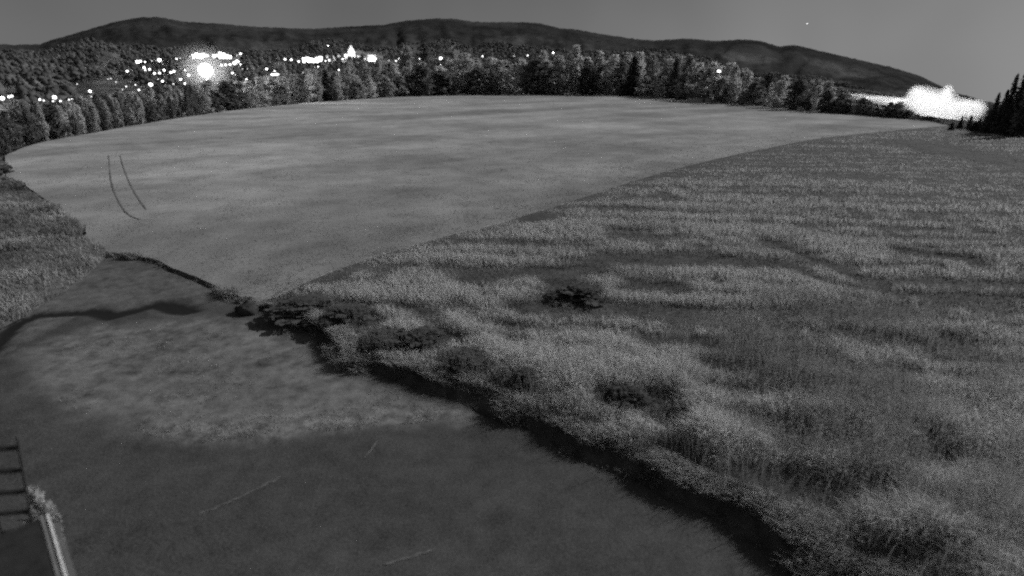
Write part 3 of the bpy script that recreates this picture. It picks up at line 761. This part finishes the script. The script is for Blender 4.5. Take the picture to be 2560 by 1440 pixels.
# the dazzling floodlight, with an added haze volume standing in for lens bloom
def gauss_volume(name, lo, hi, puffs, dens, nscale=None, ncut=(0.35, 0.65), aniso=0.0):
    v = [(x, y, z) for z in (lo[2], hi[2]) for y in (lo[1], hi[1]) for x in (lo[0], hi[0])]
    f = [(0, 2, 3, 1), (4, 5, 7, 6), (0, 1, 5, 4), (1, 3, 7, 5), (3, 2, 6, 7), (2, 0, 4, 6)]
    m, t, out = new_mat(name)
    tc = nd(t, 'ShaderNodeTexCoord'); tot = None
    for (c, s, amp) in puffs:
        sub = nd(t, 'ShaderNodeVectorMath', operation='SUBTRACT'); sub.inputs[1].default_value = c
        t.links.new(tc.outputs['Object'], sub.inputs[0])
        dv = nd(t, 'ShaderNodeVectorMath', operation='DIVIDE'); dv.inputs[1].default_value = s; t.links.new(sub.outputs[0], dv.inputs[0])
        dt = nd(t, 'ShaderNodeVectorMath', operation='DOT_PRODUCT'); t.links.new(dv.outputs[0], dt.inputs[0]); t.links.new(dv.outputs[0], dt.inputs[1])
        g = math_n(t, 'MULTIPLY', math_n(t, 'EXPONENT', math_n(t, 'MULTIPLY', dt.outputs['Value'], -1.0)), amp)
        tot = g if tot is None else math_n(t, 'ADD', tot, g)
    if nscale:
        nn = noise_n(t, nscale, 4, 0.6, tc.outputs['Object'])
        tot = math_n(t, 'MULTIPLY', tot, ramp(t, nn, 0.0, 1.6, *ncut))
    tot = math_n(t, 'SUBTRACT', tot, 0.02); tot = math_n(t, 'MAXIMUM', tot, 0.0)
    pv = nd(t, 'ShaderNodeVolumePrincipled'); pv.inputs['Color'].default_value = (0.95, 0.95, 0.95, 1); pv.inputs['Anisotropy'].default_value = aniso
    t.links.new(math_n(t, 'MULTIPLY', tot, dens), pv.inputs['Density']); t.links.new(pv.outputs[0], out.inputs['Volume'])
    me = mesh(name, v, f); return obj(name, me, m)
def point(parent, loc, e, size, name='bulb'):
    l = bpy.data.lights.new(name, 'POINT'); l.energy = e; l.shadow_soft_size = size
    o = bpy.data.objects.new(name, l); C.objects.link(o); o.parent = parent; o.location = loc
    return o
def flood():
    px, py = 514, 176
    az, r, z, g = stand(px, py, 14.0); k = r / F
    o = empty('floodlight_mast', (r * math.sin(az), r * math.cos(az), g)); o.rotation_euler.z = -az
    v, f = [], []; hh = z - g
    tube(v, f, [(0, 0.8, -1), (0, 0.8, hh * .5), (0, 0.8, hh + 2)], [0.45, 0.35, 0.25], 10)
    obj('mast', mesh('mast', v, f), M['pole'], o)
    v, f = [], []
    for i in range(4): tube(v, f, [(-9 * k, 0.6, hh + (i - 1.5) * 7 * k), (9 * k, 0.6, hh + (i - 1.5) * 7 * k)], [0.18, 0.18], 6)
    obj('crossbars', mesh('crossbars', v, f), M['pole'], o)
    hm = ball_mesh(2.6 * k, 12, 8, 0.9); fm = glow('floodlamp', 80)
    for i in range(19):
        rr_ = [0, 6.0, 11.5][(i > 0) + (i > 6)] * k; a_ = i * 2.094 / 2 if i < 7 else (i - 7) * math.pi / 6
        q = obj('lamp_head', hm, fm, o); q.location = (rr_ * math.cos(a_), 0, hh + rr_ * math.sin(a_))
    point(o, (0, -5, hh), 3.5e4, 2.0)
    tag(o, 'dazzling floodlight mast, the brightest light in the town', 'floodlight')
    R_ = 75 * k
    vol = gauss_volume('bloom_haze', (-R_, -R_, -R_ * .8), (R_, R_, R_), [((0, 0, 0), (R_ * .5, R_ * .5, R_ * .42), 1.0)], 0.02)  # added volume that spreads the lamp into a bloom halo
    vol.location = (r * math.sin(az), r * math.cos(az), z); vol.rotation_euler.z = -az
    tag(vol, 'added haze for the bloom around the dazzling floodlight', 'bloom_haze', kind='stuff')
    lampobjs.append((px, py, r))
flood()

# lit fog at the foot of the hill, with the yard lamps that light it
def fog():
    az, tn = azt(2360, 268); r = 330.0
    g = float(H(az, r)); k = r / F
    c = Vector((r * math.sin(az), r * math.cos(az), 8 + tn * r))
    def loc(px, py):   # place in the fog bank, in metres across and up from its middle
        a2, t2 = azt(px, py); return ((a2 - az) * r, 0.0, (t2 - tn) * r)
    pf = []
    def puff(px, py, wx, wz, amp, dy=0.0, dep=14):
        x, y, z = loc(px, py); q = ((azt(px + wx, py)[0] - azt(px, py)[0]) * r, dep, wz * k * 0.75)
        pf.append(((x, y + dy, z), q, amp))
    puff(2302, 250, 22, 18, 1.3); puff(2288, 236, 12, 12, 0.8); puff(2340, 266, 32, 22, 1.5); puff(2364, 244, 9, 18, 0.9); puff(2408, 270, 26, 12, 1.2); puff(2440, 274, 16, 12, 1.0)
    puff(2365, 286, 26, 12, 1.4); puff(2240, 254, 36, 6, 0.9); puff(2180, 246, 34, 4.5, 0.6); puff(2130, 238, 26, 3.5, .4)
    x0, _, _ = loc(2020, 250); x1, _, _ = loc(2540, 250); _, _, z0 = loc(2360, 340); _, _, z1 = loc(2360, 175)
    vol = gauss_volume('fog', (x0, -34, z0), (x1, 34, z1), pf, 0.12, 0.14, (0.25, 0.62))
    vol.location = c; vol.rotation_euler.z = -az
    tag(vol, 'bank of white fog glowing from lamps at the foot of the hill', 'fog', kind='stuff')
    for i, (px, py, e) in enumerate([(2298, 254, 9e4), (2345, 268, 1.5e5), (2425, 274, 7e4), (2235, 255, 1.3e4), (2165, 246, 2.5e3)]):
        x, y, z = loc(px, py)
        p = c + Matrix.Rotation(-az, 3, 'Z') @ Vector((x, 4.0, z))
        gg = float(H(math.atan2(p.x, p.y), math.hypot(p.x, p.y)))
        o = empty('yard_lamp', (p.x, p.y, gg)); h = max(3.0, p.z - gg)
        v, f = [], []; tube(v, f, [(0, 0, -1), (0, 0, h - .3)], [0.12, 0.08], 6)
        obj('pole', mesh('pole', v, f), M['pole'], o)
        hd = obj('lamp_head', ball_mesh(0.35), M['lamp']['s'], o); hd.location = (0, 0, h)
        point(o, (0, 0, h + 0.6), e, 2.0)
        tag(o, f'yard lamp inside the glowing fog, {ORD[4 - i] if i > 2 else ORD[i + 2]} from left', 'lamp', 'lamps inside the fog')
        o['label'] = f'yard lamp shining inside the glowing fog, {["third", "fourth", "fifth", "second", "first"][i]} from left'
fog()

# ------------------------------------------------------------------ far wood on the slopes, one mass of crowns
def far_wood():
    n = 15000
    az = R(-46) + R(80) * rng.random(n); r = 380 * (1950 / 380) ** (rng.random(n) ** 0.8)
    keep = fbm(az * 26, r / 260.0, 181) > 0.42
    az, r = az[keep], r[keep]; z = H(az, r); hh = 5 + 5 * rng.random(len(r)) + 2 * sstep(900, 1800, r); wd = hh * (0.35 + 0.25 * rng.random(len(r)))
    x, y = r * np.sin(az), r * np.cos(az)
    dep = y * cP - (z + hh - CAM_H) * sP; px = 1280 + x / dep * F; py = 720 - (y * sP + (z + hh - CAM_H) * cP) / dep * F
    ok = np.ones(len(r), bool)
    for lx, ly, lr in lampobjs:
        big = 36 if abs(lx - 514) < 3 and abs(ly - 176) < 3 else 9
        ok &= ~((np.abs(px - lx) < big) & (py < ly + 5) & (r < lr + 12))
    x, y, z, hh, wd = x[ok], y[ok], z[ok], hh[ok], wd[ok]; n = len(x)
    ring = np.array([[math.cos(a), math.sin(a)] for a in np.arange(5) * 2 * math.pi / 5])
    V = np.zeros((n, 11, 3)); jit = 0.7 + 0.6 * rng.random((n, 11))
    for k in range(5):
        V[:, k] = np.stack([x + ring[k, 0] * wd * jit[:, k], y + ring[k, 1] * wd * jit[:, k], z + hh * 0.25 * jit[:, k]], 1)
        V[:, 5 + k] = np.stack([x + ring[k, 1] * wd * .75 * jit[:, 5 + k], y - ring[k, 0] * wd * .75 * jit[:, 5 + k], z + hh * 0.72 * jit[:, k]], 1)
    V[:, 10] = np.stack([x, y, z + hh * 1.05], 1)
    tri = []
    for k in range(5):
        a, b, c, d = k, (k + 1) % 5, 5 + k, 5 + (k + 1) % 5
        tri += [[a, b, c], [b, d, c], [c, d, 10]]
    T = (np.arange(n)[:, None, None] * 11 + np.array(tri)[None]).reshape(-1, 3)
    tone = np.repeat(np.clip(1.6 * (fbm(x / 70, y / 70, 191) - 0.3) + 0.5 * (rng.random(n) - .5), 0, 1), 11)
    tag(obj('forest', np_mesh('forest', V.reshape(-1, 3), T, {'tone': tone}), leafy('far_leaf', 0.17, 0.40, 0.5, 0.0)),
        'dim mass of woodland covering the slopes around the town', 'forest', kind='stuff')
far_wood()
# ------------------------------------------------------------------ trees
def crown_mesh(kind, seed):
    rg = np.random.default_rng(seed); V, T, N = [], [], []
    if kind == 'broad':
        nc = 70; cs = []
        while len(cs) < nc:
            z = rg.random(); a = rg.random() * 6.28
            prof = (math.sin(math.pi * min(1, (z * 0.92 + 0.08)) ** 0.75)) ** 0.7
            q = prof * math.sqrt(rg.random()) * (0.75 + 0.45 * vn(a * 1.2, z * 4, seed))
            cs.append((q * 0.5 * math.cos(a), q * 0.5 * math.sin(a), 0.10 + 0.88 * z, 0.5 + rg.random() * 0.6))
        for cx, cy, cz, sz in cs:
            n = 26; ct = rg.random()
            p = rg.normal(size=(n, 3)) * np.array([0.075, 0.075, 0.045]) * sz + np.array([cx, cy, cz])
            p[:, 2] = np.clip(p[:, 2], 0.03, 1.0)
            s = 0.026 + 0.022 * rg.random(n)
            d1 = rg.normal(size=(n, 3)); d1 /= np.linalg.norm(d1, axis=1)[:, None]
            d2 = np.cross(d1, rg.normal(size=(n, 3))); d2 /= np.linalg.norm(d2, axis=1)[:, None]
            d1[:, 2] *= .6; d2[:, 2] *= .6
            d1 *= np.array([1.7, 1.7, 1]); d2 *= np.array([1.7, 1.7, 1])
            V.append(np.stack([p + d1 * s[:, None], p + d2 * s[:, None], p - d1 * s[:, None], p - d2 * s[:, None]], 1).reshape(-1, 3))
            N.append(np.repeat(np.clip(0.25 + 0.5 * ct + 0.3 * (rg.random(n) - .5), 0, 1), 4))
    else:
        tiers = 24
        for i in range(tiers):
            z0 = 0.06 + 0.92 * (i / tiers); rad = 0.5 * (1 - z0) ** 0.85 + 0.015; nb = max(7, int(13 * (1 - z0)) + 4)
            for b in range(nb):
                a = 6.283 * (b + rg.random()) / nb; L = rad * (0.7 + 0.45 * rg.random())
                m = 8
                tt = np.linspace(0.1, 1, m) + 0.05 * rg.random(m)
                p = np.stack([np.cos(a) * L * tt, np.sin(a) * L * tt, z0 + 0.02 - 0.07 * tt * L * 2 + 0.008 * rg.normal(size=m)], 1)
                p += rg.normal(size=(m, 3)) * np.array([.02, .02, .006])
                s = 0.035 * (0.6 + rg.random(m)) * (0.5 + rad)
                d1 = np.stack([np.cos(a + rg.normal(size=m) * .5), np.sin(a + rg.normal(size=m) * .5), -0.25 + 0 * s], 1)
                d2 = np.cross(d1, np.array([0, 0, 1.0])) + rg.normal(size=(m, 3)) * .35
                V.append(np.stack([p + d1 * s[:, None] * 1.8, p + d2 * s[:, None], p - d1 * s[:, None] * 1.8, p - d2 * s[:, None]], 1).reshape(-1, 3))
                N.append(np.repeat(np.clip(rg.random(m), 0, 1), 4))
        tp = np.array([[0.02, 0, .93], [0, .02, .93], [0, 0, 1.01], [-.02, -.01, .93]]); V.append(tp); N.append(np.full(4, .5))
    V = np.concatenate(V); N = np.concatenate(N); n = len(V) // 4; i = np.arange(n)[:, None] * 4
    T = np.concatenate([i + np.array([[0, 1, 2]]), i + np.array([[0, 2, 3]])])
    return np_mesh('crown_' + kind, V, T, {'tone': N})
def trunk_mesh(kind, seed):
    rg = random.Random(seed); v, f = [], []
    top = 0.8 if kind == 'broad' else 0.95
    tube(v, f, [(0, 0, -0.05), (0.004, 0, 0.15), (-0.006, 0.004, 0.45), (0.004, 0, top)], [0.022, 0.017, 0.012, 0.004], 7)
    if kind == 'broad':
        for k in range(6):
            a = rg.random() * 6.28; z = 0.2 + 0.5 * rg.random(); L = 0.2 + .12 * rg.random()
            tube(v, f, [(0, 0, z), (math.cos(a) * L * .5, math.sin(a) * L * .5, z + .07), (math.cos(a) * L, math.sin(a) * L, z + .17)], [0.008, 0.006, 0.002], 5)
    return mesh('trunk_' + kind, v, f)
crowns = {('broad', t, k): crown_mesh('broad', 200 + 10 * k + j) for j, t in enumerate(('pale', 'mid', 'dark')) for k in range(3)}
for (kd, t, k), me in crowns.items(): me.materials.append(M[t + '_leaf'])
for k in range(3):
    me = crown_mesh('cone', 300 + k); me.materials.append(M['needle']); crowns[('cone', 'dark', k)] = me
trunks = {kd: [trunk_mesh(kd, 5 + k) for k in range(2)] for kd in ('broad', 'cone')}
for l in trunks.values():
    for me in l: me.materials.append(M['bark'])

def tree_at(x, y, z, h, wdt, kind, tone):
    o = empty({'broad': 'broadleaf_tree', 'cone': 'spruce_tree'}[kind], (x, y, z))
    o.rotation_euler.z = random.random() * 6.28
    c = obj('crown', crowns[(kind, tone, random.randrange(3))], None, o); c.scale = (wdt, wdt, h)
    tk = obj('trunk', trunks[kind][random.randrange(2)], None, o); tk.scale = (h, h, h)
    return o

top_x = [-80, 0, 100, 200, 300, 400, 500, 600, 700, 800, 900, 1000, 1150, 1300, 1440, 1500, 1600, 1750, 1830, 1900, 2000, 2080, 2150, 2250, 2340, 2372]
top_y = [262, 268, 262, 248, 238, 226, 214, 196, 196, 172, 165, 158, 146, 148, 136, 148, 146, 156, 172, 198, 203, 226, 246, 266, 290, 300]
rows = []          # (px, top_y, offset beyond the edge, width px, kind, tone, row)
special = [(1165, 134, 8, 62, 'broad', 'pale'), (1438, 114, 10, 40, 'broad', 'pale'), (1580, 140, 2, 62, 'cone', 'dark'), (1683, 145, 2, 46, 'cone', 'dark'),
           (1782, 168, 4, 22, 'broad', 'pale'), (1828, 164, 3, 32, 'broad', 'pale'), (1880, 205, 0, 60, 'broad', 'dark'), (1922, 208, 1, 18, 'broad', 'pale'),
           (1990, 200, 0, 68, 'broad', 'dark'), (2038, 215, 1, 22, 'broad', 'pale'), (2062, 226, 0, 40, 'broad', 'dark'), (820, 162, 2, 60, 'cone', 'dark'),
           (590, 202, 2, 34, 'cone', 'dark'), (850, 180, 1, 26, 'broad', 'pale'), (925, 198, 0, 34, 'broad', 'pale'), (1305, 150, 8, 50, 'broad', 'pale'), (1250, 152, 9, 48, 'broad', 'pale'),
           (1495, 128, 9, 36, 'broad', 'pale'), (1532, 138, 9, 36, 'broad', 'pale')]
for s in special: rows.append(s + (0,))
px = -70.0
while px < 2345:
    k = 0.55 if px < 500 else (0.75 if px > 1950 else 1.0)
    ty = np.interp(px, top_x, top_y) + (random.uniform(2, 48) if 500 < px < 1900 else random.choice([-6, 0, 6, 14, 24, 34]) + random.uniform(-3, 3))
    if all(abs(px - s[0]) > (s[3] * 0.35) for s in special):
        u = random.random()
        tone = 'pale' if u < (.12 if 500 < px < 1900 else .4) else ('mid' if u < .5 else 'dark')
        kind = 'broad'
        rows.append((px, ty, random.uniform(0, 5) if px > 500 else random.uniform(0, 14), random.choice([22, 28, 34, 40, 52, 68]) * random.uniform(0.9, 1.15) * k * (0.7 if tone == 'pale' else 1.1), kind, 'dark' if kind == 'cone' else tone, 0))
    px += random.choice([9, 14, 20, 26, 36]) * k
px = -60.0
while px < 2120:
    ty = np.interp(px, top_x, top_y) + random.uniform(-20, 4)
    u = random.random()
    tone = 'pale' if u < .5 else ('mid' if u < .9 else 'dark')
    k = 0.6 if px < 500 else 1.0
    rows.append((px, ty, random.uniform(14, 34), random.uniform(34, 56) * k, 'broad', tone, 1))
    px += random.uniform(24, 40) * (0.5 + k / 2)
# scattered trees on the slope between the wood and the town
px = -40.0
while px < 1100:
    if 440 < px < 640: px = 640
    rows.append((px, float(np.interp(px, top_x, top_y)) - random.uniform(8, 46), random.uniform(70, 190), random.uniform(26, 48), 'broad', random.choice(['mid', 'dark', 'mid', 'pale']), 2))
    px += random.uniform(26, 46)

ZN = [(140, 'by the lowest town lights'), (260, 'beneath the low road lamps'), (400, 'before the lower slope lamps'), (480, 'just before the floodlight'), (600, 'directly under the floodlight'),
      (760, 'beneath the long lit shed'), (900, 'below the floodlit church'), (1040, 'just beyond the floodlit church'), (1180, 'under the last hillside lamps'), (1340, 'before the hill summit'),
      (1520, 'around the tallest pale tree'), (1720, 'around the two dark spruces'), (1860, 'by the field-edge lamp'), (2060, 'along the falling tree line'), (9999, 'before the glowing fog')]
tcount = {}
for (px, ty, off, wpx, kind, tone, row) in sorted(rows):
    near_l = [l for l in lampobjs if abs(l[0] - px) < wpx * 0.42]
    yb = float(np.interp(px, [p[0] for p in far_px], [p[1] for p in far_px]))
    for l in near_l:
        if l[1] > ty - 3 and l[1] < yb - 18: ty = l[1] + 5
    az, tn = azt(px, yb); r = float(edge_r(az)) + 1.5 + off
    tz = azt(px, ty)[1] * r + 8; g = float(H(az, r)) if off > 60 else -0.3
    if row == 2: g = float(H(az, r))
    h = tz - g
    if h < 2.2: continue
    d = math.hypot(r, 0); wdt = wpx * r * math.cos(az) / F / math.cos(az) ** 1.0
    wdt = min(wdt, h * 0.95); wdt = max(wdt, h * 0.22)
    o = tree_at(r * math.sin(az), r * math.cos(az), g, h, wdt, kind, tone)
    zn = next(z for lim, z in ZN if px < lim)
    what = {'pale': 'pale', 'mid': 'grey', 'dark': 'dark'}[tone] + (' pointed spruce' if kind == 'cone' else (' slender' if wdt < h * .42 else ' rounded') + ' broadleaf tree')
    rw = ['in the front row', 'in the back row', 'on the slope'][row]
    key = (what, rw, zn); n = tcount.get(key, 0); tcount[key] = n + 1
    tag(o, f'{what}, {ORD[n]} from left {rw} {zn}', 'tree', 'trees along the far field edge')

# dark spruces at the edge of the meadow on the far side
sp = [(2382, 306, 332, 26), (2407, 290, 328, 20), (2431, 287, 330, 22), (2452, 296, 334, 30), (2476, 276, 336, 30), (2500, 230, 338, 34), (2522, 222, 340, 34), (2546, 182, 342, 40), (2572, 168, 345, 44),
      (2512, 262, 338, 44), (2470, 288, 335, 44), (2535, 250, 343, 44), (2610, 150, 350, 60), (2440, 304, 331, 40), (2400, 308, 327, 34), (2490, 262, 337, 32), (2556, 226, 343, 40)]
spn = 0
for i, (px, ty, yb, wpx) in enumerate(sorted(sp)):
    p = P(px, yb, 0.3); r = math.hypot(p.x, p.y); az = azt(px, ty)[0]
    r += 1.0 + random.uniform(0, 4)
    h = azt(px, ty)[1] * r + 8 + 0.3
    wdt = max(h * 0.26, wpx * r / F * 0.8)
    o = tree_at(r * math.sin(az), r * math.cos(az), -0.3, h, wdt, 'cone', 'dark')
    tag(o, f'black spruce at the meadow end beside the fog, {ORD[i]} from left', 'tree', 'black spruces beside the fog')
# low hedge bushes in front of the fog
k = 0
for px in range(2070, 2372, 13):
    yb = float(np.interp(px, [p[0] for p in far_px], [p[1] for p in far_px]))
    az, _ = azt(px, yb); r = float(edge_r(az)) + 1.0 + random.random() * 2
    ty = np.interp(px, [2070, 2150, 2250, 2300, 2340, 2372], [250, 262, 272, 286, 296, 306]) + random.uniform(-2, 5)
    h = azt(px, ty)[1] * r + 8 + 0.3
    if h < 0.8: continue
    o = tree_at(r * math.sin(az), r * math.cos(az), -0.3, h, max(h * 0.8, 24 * r / F), 'broad', random.choice(['dark', 'mid', 'dark']))
    o.name = 'bush'
    tag(o, f'low bush in the hedge under the glowing fog, {ORD[k]} from left', 'bush', 'hedge bushes under the fog'); k += 1

# trees standing against the picture's edge by the field corner
p = P(2, 470, Z0)
o = tree_at(p.x - 0.9, p.y, 0.2, 4.6, 2.6, 'broad', 'dark'); o.name = 'bush'
tag(o, 'dark bush at the pointed corner of the cut field', 'bush')

# ------------------------------------------------------------------ field-edge lamp, sign and hut
def field_lamp():
    az, tn = azt(1788, 178); r = float(edge_r(azt(1784, 258)[0])) - 0.6
    x, y = r * math.sin(az), r * math.cos(az); h = 8 + tn * r + 0.3
    o = empty('street_lamp', (x, y, -0.3)); v, f = [], []
    tube(v, f, [(0, 0, -0.5), (0, 0, h * .6), (0, 0, h - .5), (0.35, 0, h), (1.1, 0, h + .15)], [0.11, 0.09, 0.07, 0.06, 0.05], 8)
    obj('pole', mesh('pole', v, f), M['pole'], o)
    hd = obj('lamp_head', ball_mesh(0.62, 12, 8, 0.45), M['lamp']['m'], o); hd.location = (1.3, 0, h); hd.rotation_euler.y = 0.15
    tag(o, 'tall lone street lamp by the field edge, in front of the trees', 'street lamp')
    # small tapering pale sign
    az, tn = azt(1781, 250); r -= 4.5
    s = empty('road_sign', (r * math.sin(az), r * math.cos(az), 0.3)); s.rotation_euler.z = R(45)
    v, f = [], []; tube(v, f, [(0, 0.05, -0.3), (0, 0.05, 2.9)], [0.05, 0.05], 6)
    obj('post', mesh('post', v, f), M['pole'], s)
    a = 1.5
    tri = [(-a, 0, 3.0), (a * .9, 0, 3.0), (0.1, 0, 0.8)]
    v = tri + [(p[0], 0.04, p[2]) for p in tri]
    obj('plate', mesh('plate', v, [(0, 2, 1), (3, 4, 5), (0, 1, 4, 3), (1, 2, 5, 4), (2, 0, 3, 5)]), plain('sign_white', 0.65, 0.8, 3), s)
    tag(s, 'small pale downward-pointing sign at the edge of the field', 'sign')
    # grey hut
    az, tn = azt(1750, 245); r = float(edge_r(az)) - 5.5
    o = empty('hut', (r * math.sin(az), r * math.cos(az), -0.3)); o.rotation_euler.z = -az
    wv, dv, hv = 4.2, 3.0, 2.1
    vb = [(-wv, 0, 0), (wv, 0, 0), (wv, 0, hv), (-wv, 0, hv), (-wv, dv, 0), (wv, dv, 0), (wv, dv, hv), (-wv, dv, hv)]
    obj('wall', mesh('wall', vb, [(0, 1, 2, 3), (1, 5, 6, 2), (5, 4, 7, 6), (4, 0, 3, 7)]), plain('hut_boards', 0.35, 0.5, 2), o)
    e = wv + .2
    obj('roof', mesh('roof', [(-e, -.3, hv), (e, -.3, hv), (e, dv + .3, hv), (-e, dv + .3, hv), (-e, dv / 2, hv + .9), (e, dv / 2, hv + .9)], [(0, 1, 5, 4), (2, 3, 4, 5), (1, 2, 5), (3, 0, 4), (3, 2, 1, 0)]), roofm, o)
    obj('door', mesh('door', [(1.0, -.05, 0), (1.9, -.05, 0), (1.9, -.05, 1.9), (1.0, -.05, 1.9), (1.0, .05, 0), (1.9, .05, 0), (1.9, .05, 1.9), (1.0, .05, 1.9)],
                     [(0, 1, 2, 3), (1, 5, 6, 2), (5, 4, 7, 6), (4, 0, 3, 7), (3, 2, 6, 7)]), M['bark'], o)
    tag(o, 'low grey hut at the field edge beside the lone lamp', 'hut')
field_lamp()

# a dark stone at the knee of the bank
def stone():
    bm = bmesh.new(); bmesh.ops.create_icosphere(bm, subdivisions=3, radius=0.34)
    for v in bm.verts:
        n = fbm(v.co.x * 5 + 5, v.co.y * 5 + v.co.z * 3.7, 7); v.co *= 0.45 + 1.1 * float(n)
        v.co.z *= 0.8; v.co.x *= 1.25
    me = bpy.data.meshes.new('boulder'); bm.to_mesh(me); bm.free()
    p = P(617, 768, 0.2); o = obj('boulder', me, plain('stone', 0.03, 0.07, 3, bump=0.5)); o.location = (p.x, p.y, 0.12)
    tag(o, 'dark stone where the bank bends at the corner of the yard', 'stone')
stone()

shrub_leaf = leafy('shrub_leaf', 0.08, 0.24, 0.4, 0.0); shrub_me = []
for k in range(3):
    me = crown_mesh('broad', 400 + k); me.materials.append(shrub_leaf); shrub_me.append(me)
for px, py, wd, hh, lab in [(1450, 752, 1.9, 0.6, 'dark rounded shrub standing alone out in the meadow'), (760, 772, 2.4, 0.5, 'dark low bush on the bank, just past the stone at the bend'),
                            (868, 796, 1.7, 0.5, 'dark low bush on the bank, second past the stone'), (957, 852, 1.5, 0.45, 'dark rounded bush on the bank, third past the stone'),
                            (1050, 852, 1.5, 0.42, 'dark rounded bush on the bank, fourth past the stone'), (1172, 905, 1.4, 0.45, 'dark bush on the bank, fifth past the stone'),
                            (1315, 962, 0.9, 0.55, 'dark bush on the bank, sixth past the stone'), (1570, 1010, 1.1, 0.5, 'dark wide bush set back from the bank in pale grass')]:
    p = P(px, py, 0.35); o = empty('shrub', (p.x, p.y, float(Hm(p.x, p.y)) - 0.08)); o.rotation_euler.z = random.random() * 6
    c = obj('foliage', shrub_me[random.randrange(3)], None, o); c.scale = (wd, wd, hh)
    t_ = obj('stem', trunks['broad'][0], None, o); t_.scale = (hh, hh, hh)
    tag(o, lab, 'shrub', 'dark shrubs of the meadow and bank')

# ------------------------------------------------------------------ shed in the corner, ladder and shrub
def box(v, f, o, ax, ay, az_, lx, ly, lz):
    b = len(v)
    for k in range(8):
        v.append(tuple(Vector(o) + ax * (lx if k & 1 else 0) + ay * (ly if k & 2 else 0) + az_ * (lz if k & 4 else 0)))
    f += [tuple(b + i for i in q) for q in ((0, 2, 3, 1), (4, 5, 7, 6), (0, 1, 5, 4), (1, 3, 7, 5), (3, 2, 6, 7), (2, 0, 4, 6))]
Zv = Vector((0, 0, 1))
def shed():
    zt = 2.6
    A = P(116, 1290, zt); Bp = P(160, 1440, zt)
    e1 = (Bp - A); e1.z = 0; e1.normalize(); e2 = Vector((-e1.y, e1.x, 0))
    if e2.x > 0: e2 = -e2
    o = empty('shed', (A.x, A.y, 0)); base = Vector((A.x, A.y, 0))
    L, D = 5.0, 3.4
    def part(name, m, *bx):
        v, f = [], []
        for q in bx: box(v, f, *q)
        return obj(name, mesh(name, v, f), m, o)
    Z = Vector((0, 0, 0))
    part('wall', plain('shed_boards', 0.16, 0.24, 3), (e1 * .12 + e2 * .12, e1, e2, Zv, L - .24, D - .24, zt - .12))
    part('roof', plain('roof_felt', 0.025, 0.05, 5, bump=0.4), (Zv * (zt - .1) + e2 * 0.068, e1, e2, Zv, L, D - .068, .1))
    part('fascia_board', plain('pale_board', 0.20, 0.30, 4), (Zv * (zt - .16) - e2 * 0.0, e1, e2, Zv, L, .065, .17))
    part('metal_drip_edge', plain('bright_metal', 0.8, 0.95, 6, 0.35), (Zv * (zt - .02) - e2 * 0.03, e1, e2, Zv, L, .028, .05))
    part('gutter', plain('grey_gutter', 0.13, 0.18, 4, 0.6), (Zv * (zt - .26) - e2 * 0.10, e1, e2, Zv, L, .065, .10))
    tag(o, 'dark flat-roofed shed with a bright metal edge in the bottom corner', 'shed')
    # ladder leaning on the far eave, its top rising above the roof
    up = P(2, 1116, 4.0); ev = P(38, 1300, 2.7); d = (up - ev); d = d / d.z
    foot = ev - d * 2.7
    lo = empty('ladder', foot); dirv = (up - foot).normalized()
    side = Vector((0.94, 0.34, 0)); side = (side - dirv * side.dot(dirv)).normalized()
    ln = (up - foot).length + 0.15; lm = plain('ladder_metal', 0.02, 0.04, 5, 0.6); hw = 0.16
    for s in (-1, 1):
        v, f = [], []; tube(v, f, [side * hw * s, side * hw * s + dirv * ln], [0.014, 0.014], 8); obj('rail', mesh('rail', v, f), plain('ladder_rail', 0.07, 0.1, 5) if s < 0 else bpy.data.materials['ladder_rail'], lo)
    n = int(ln / 0.40)
    v, f = [], []; tube(v, f, [side * -hw, side * hw], [0.032, 0.032], 8); rm = mesh('rung', v, f); rm.materials.append(lm)
    for k in range(n):
        q = obj('rung', rm, None, lo); q.location = dirv * (0.25 + k * 0.40)
    tag(lo, 'dark-runged ladder leaning on the shed in the bottom corner', 'ladder')
    # shrub behind the shed
    x, y = P(88, 1258, 1.2).x, P(88, 1258, 1.2).y
    o = empty('shrub', (x, y, 0))
    c = obj('foliage', crowns[('broad', 'mid', 1)], None, o); c.scale = (0.55, 0.55, 1.5)
    t_ = obj('stem', trunks['broad'][0], None, o); t_.scale = (1.4, 1.4, 1.5)
    tag(o, 'pale leafy shrub growing behind the shed beside the ladder', 'shrub')
shed()

# ------------------------------------------------------------------ one star above the hill
d = ray(2018, 59).normalized()
st = obj('star', ball_mesh(26, 10, 8, 1.0), glow('star', 1.6)); st.location = Vector((0, 0, CAM_H)) + d * 30000
tag(st, 'single faint star in the sky above the falling ridge', 'star')
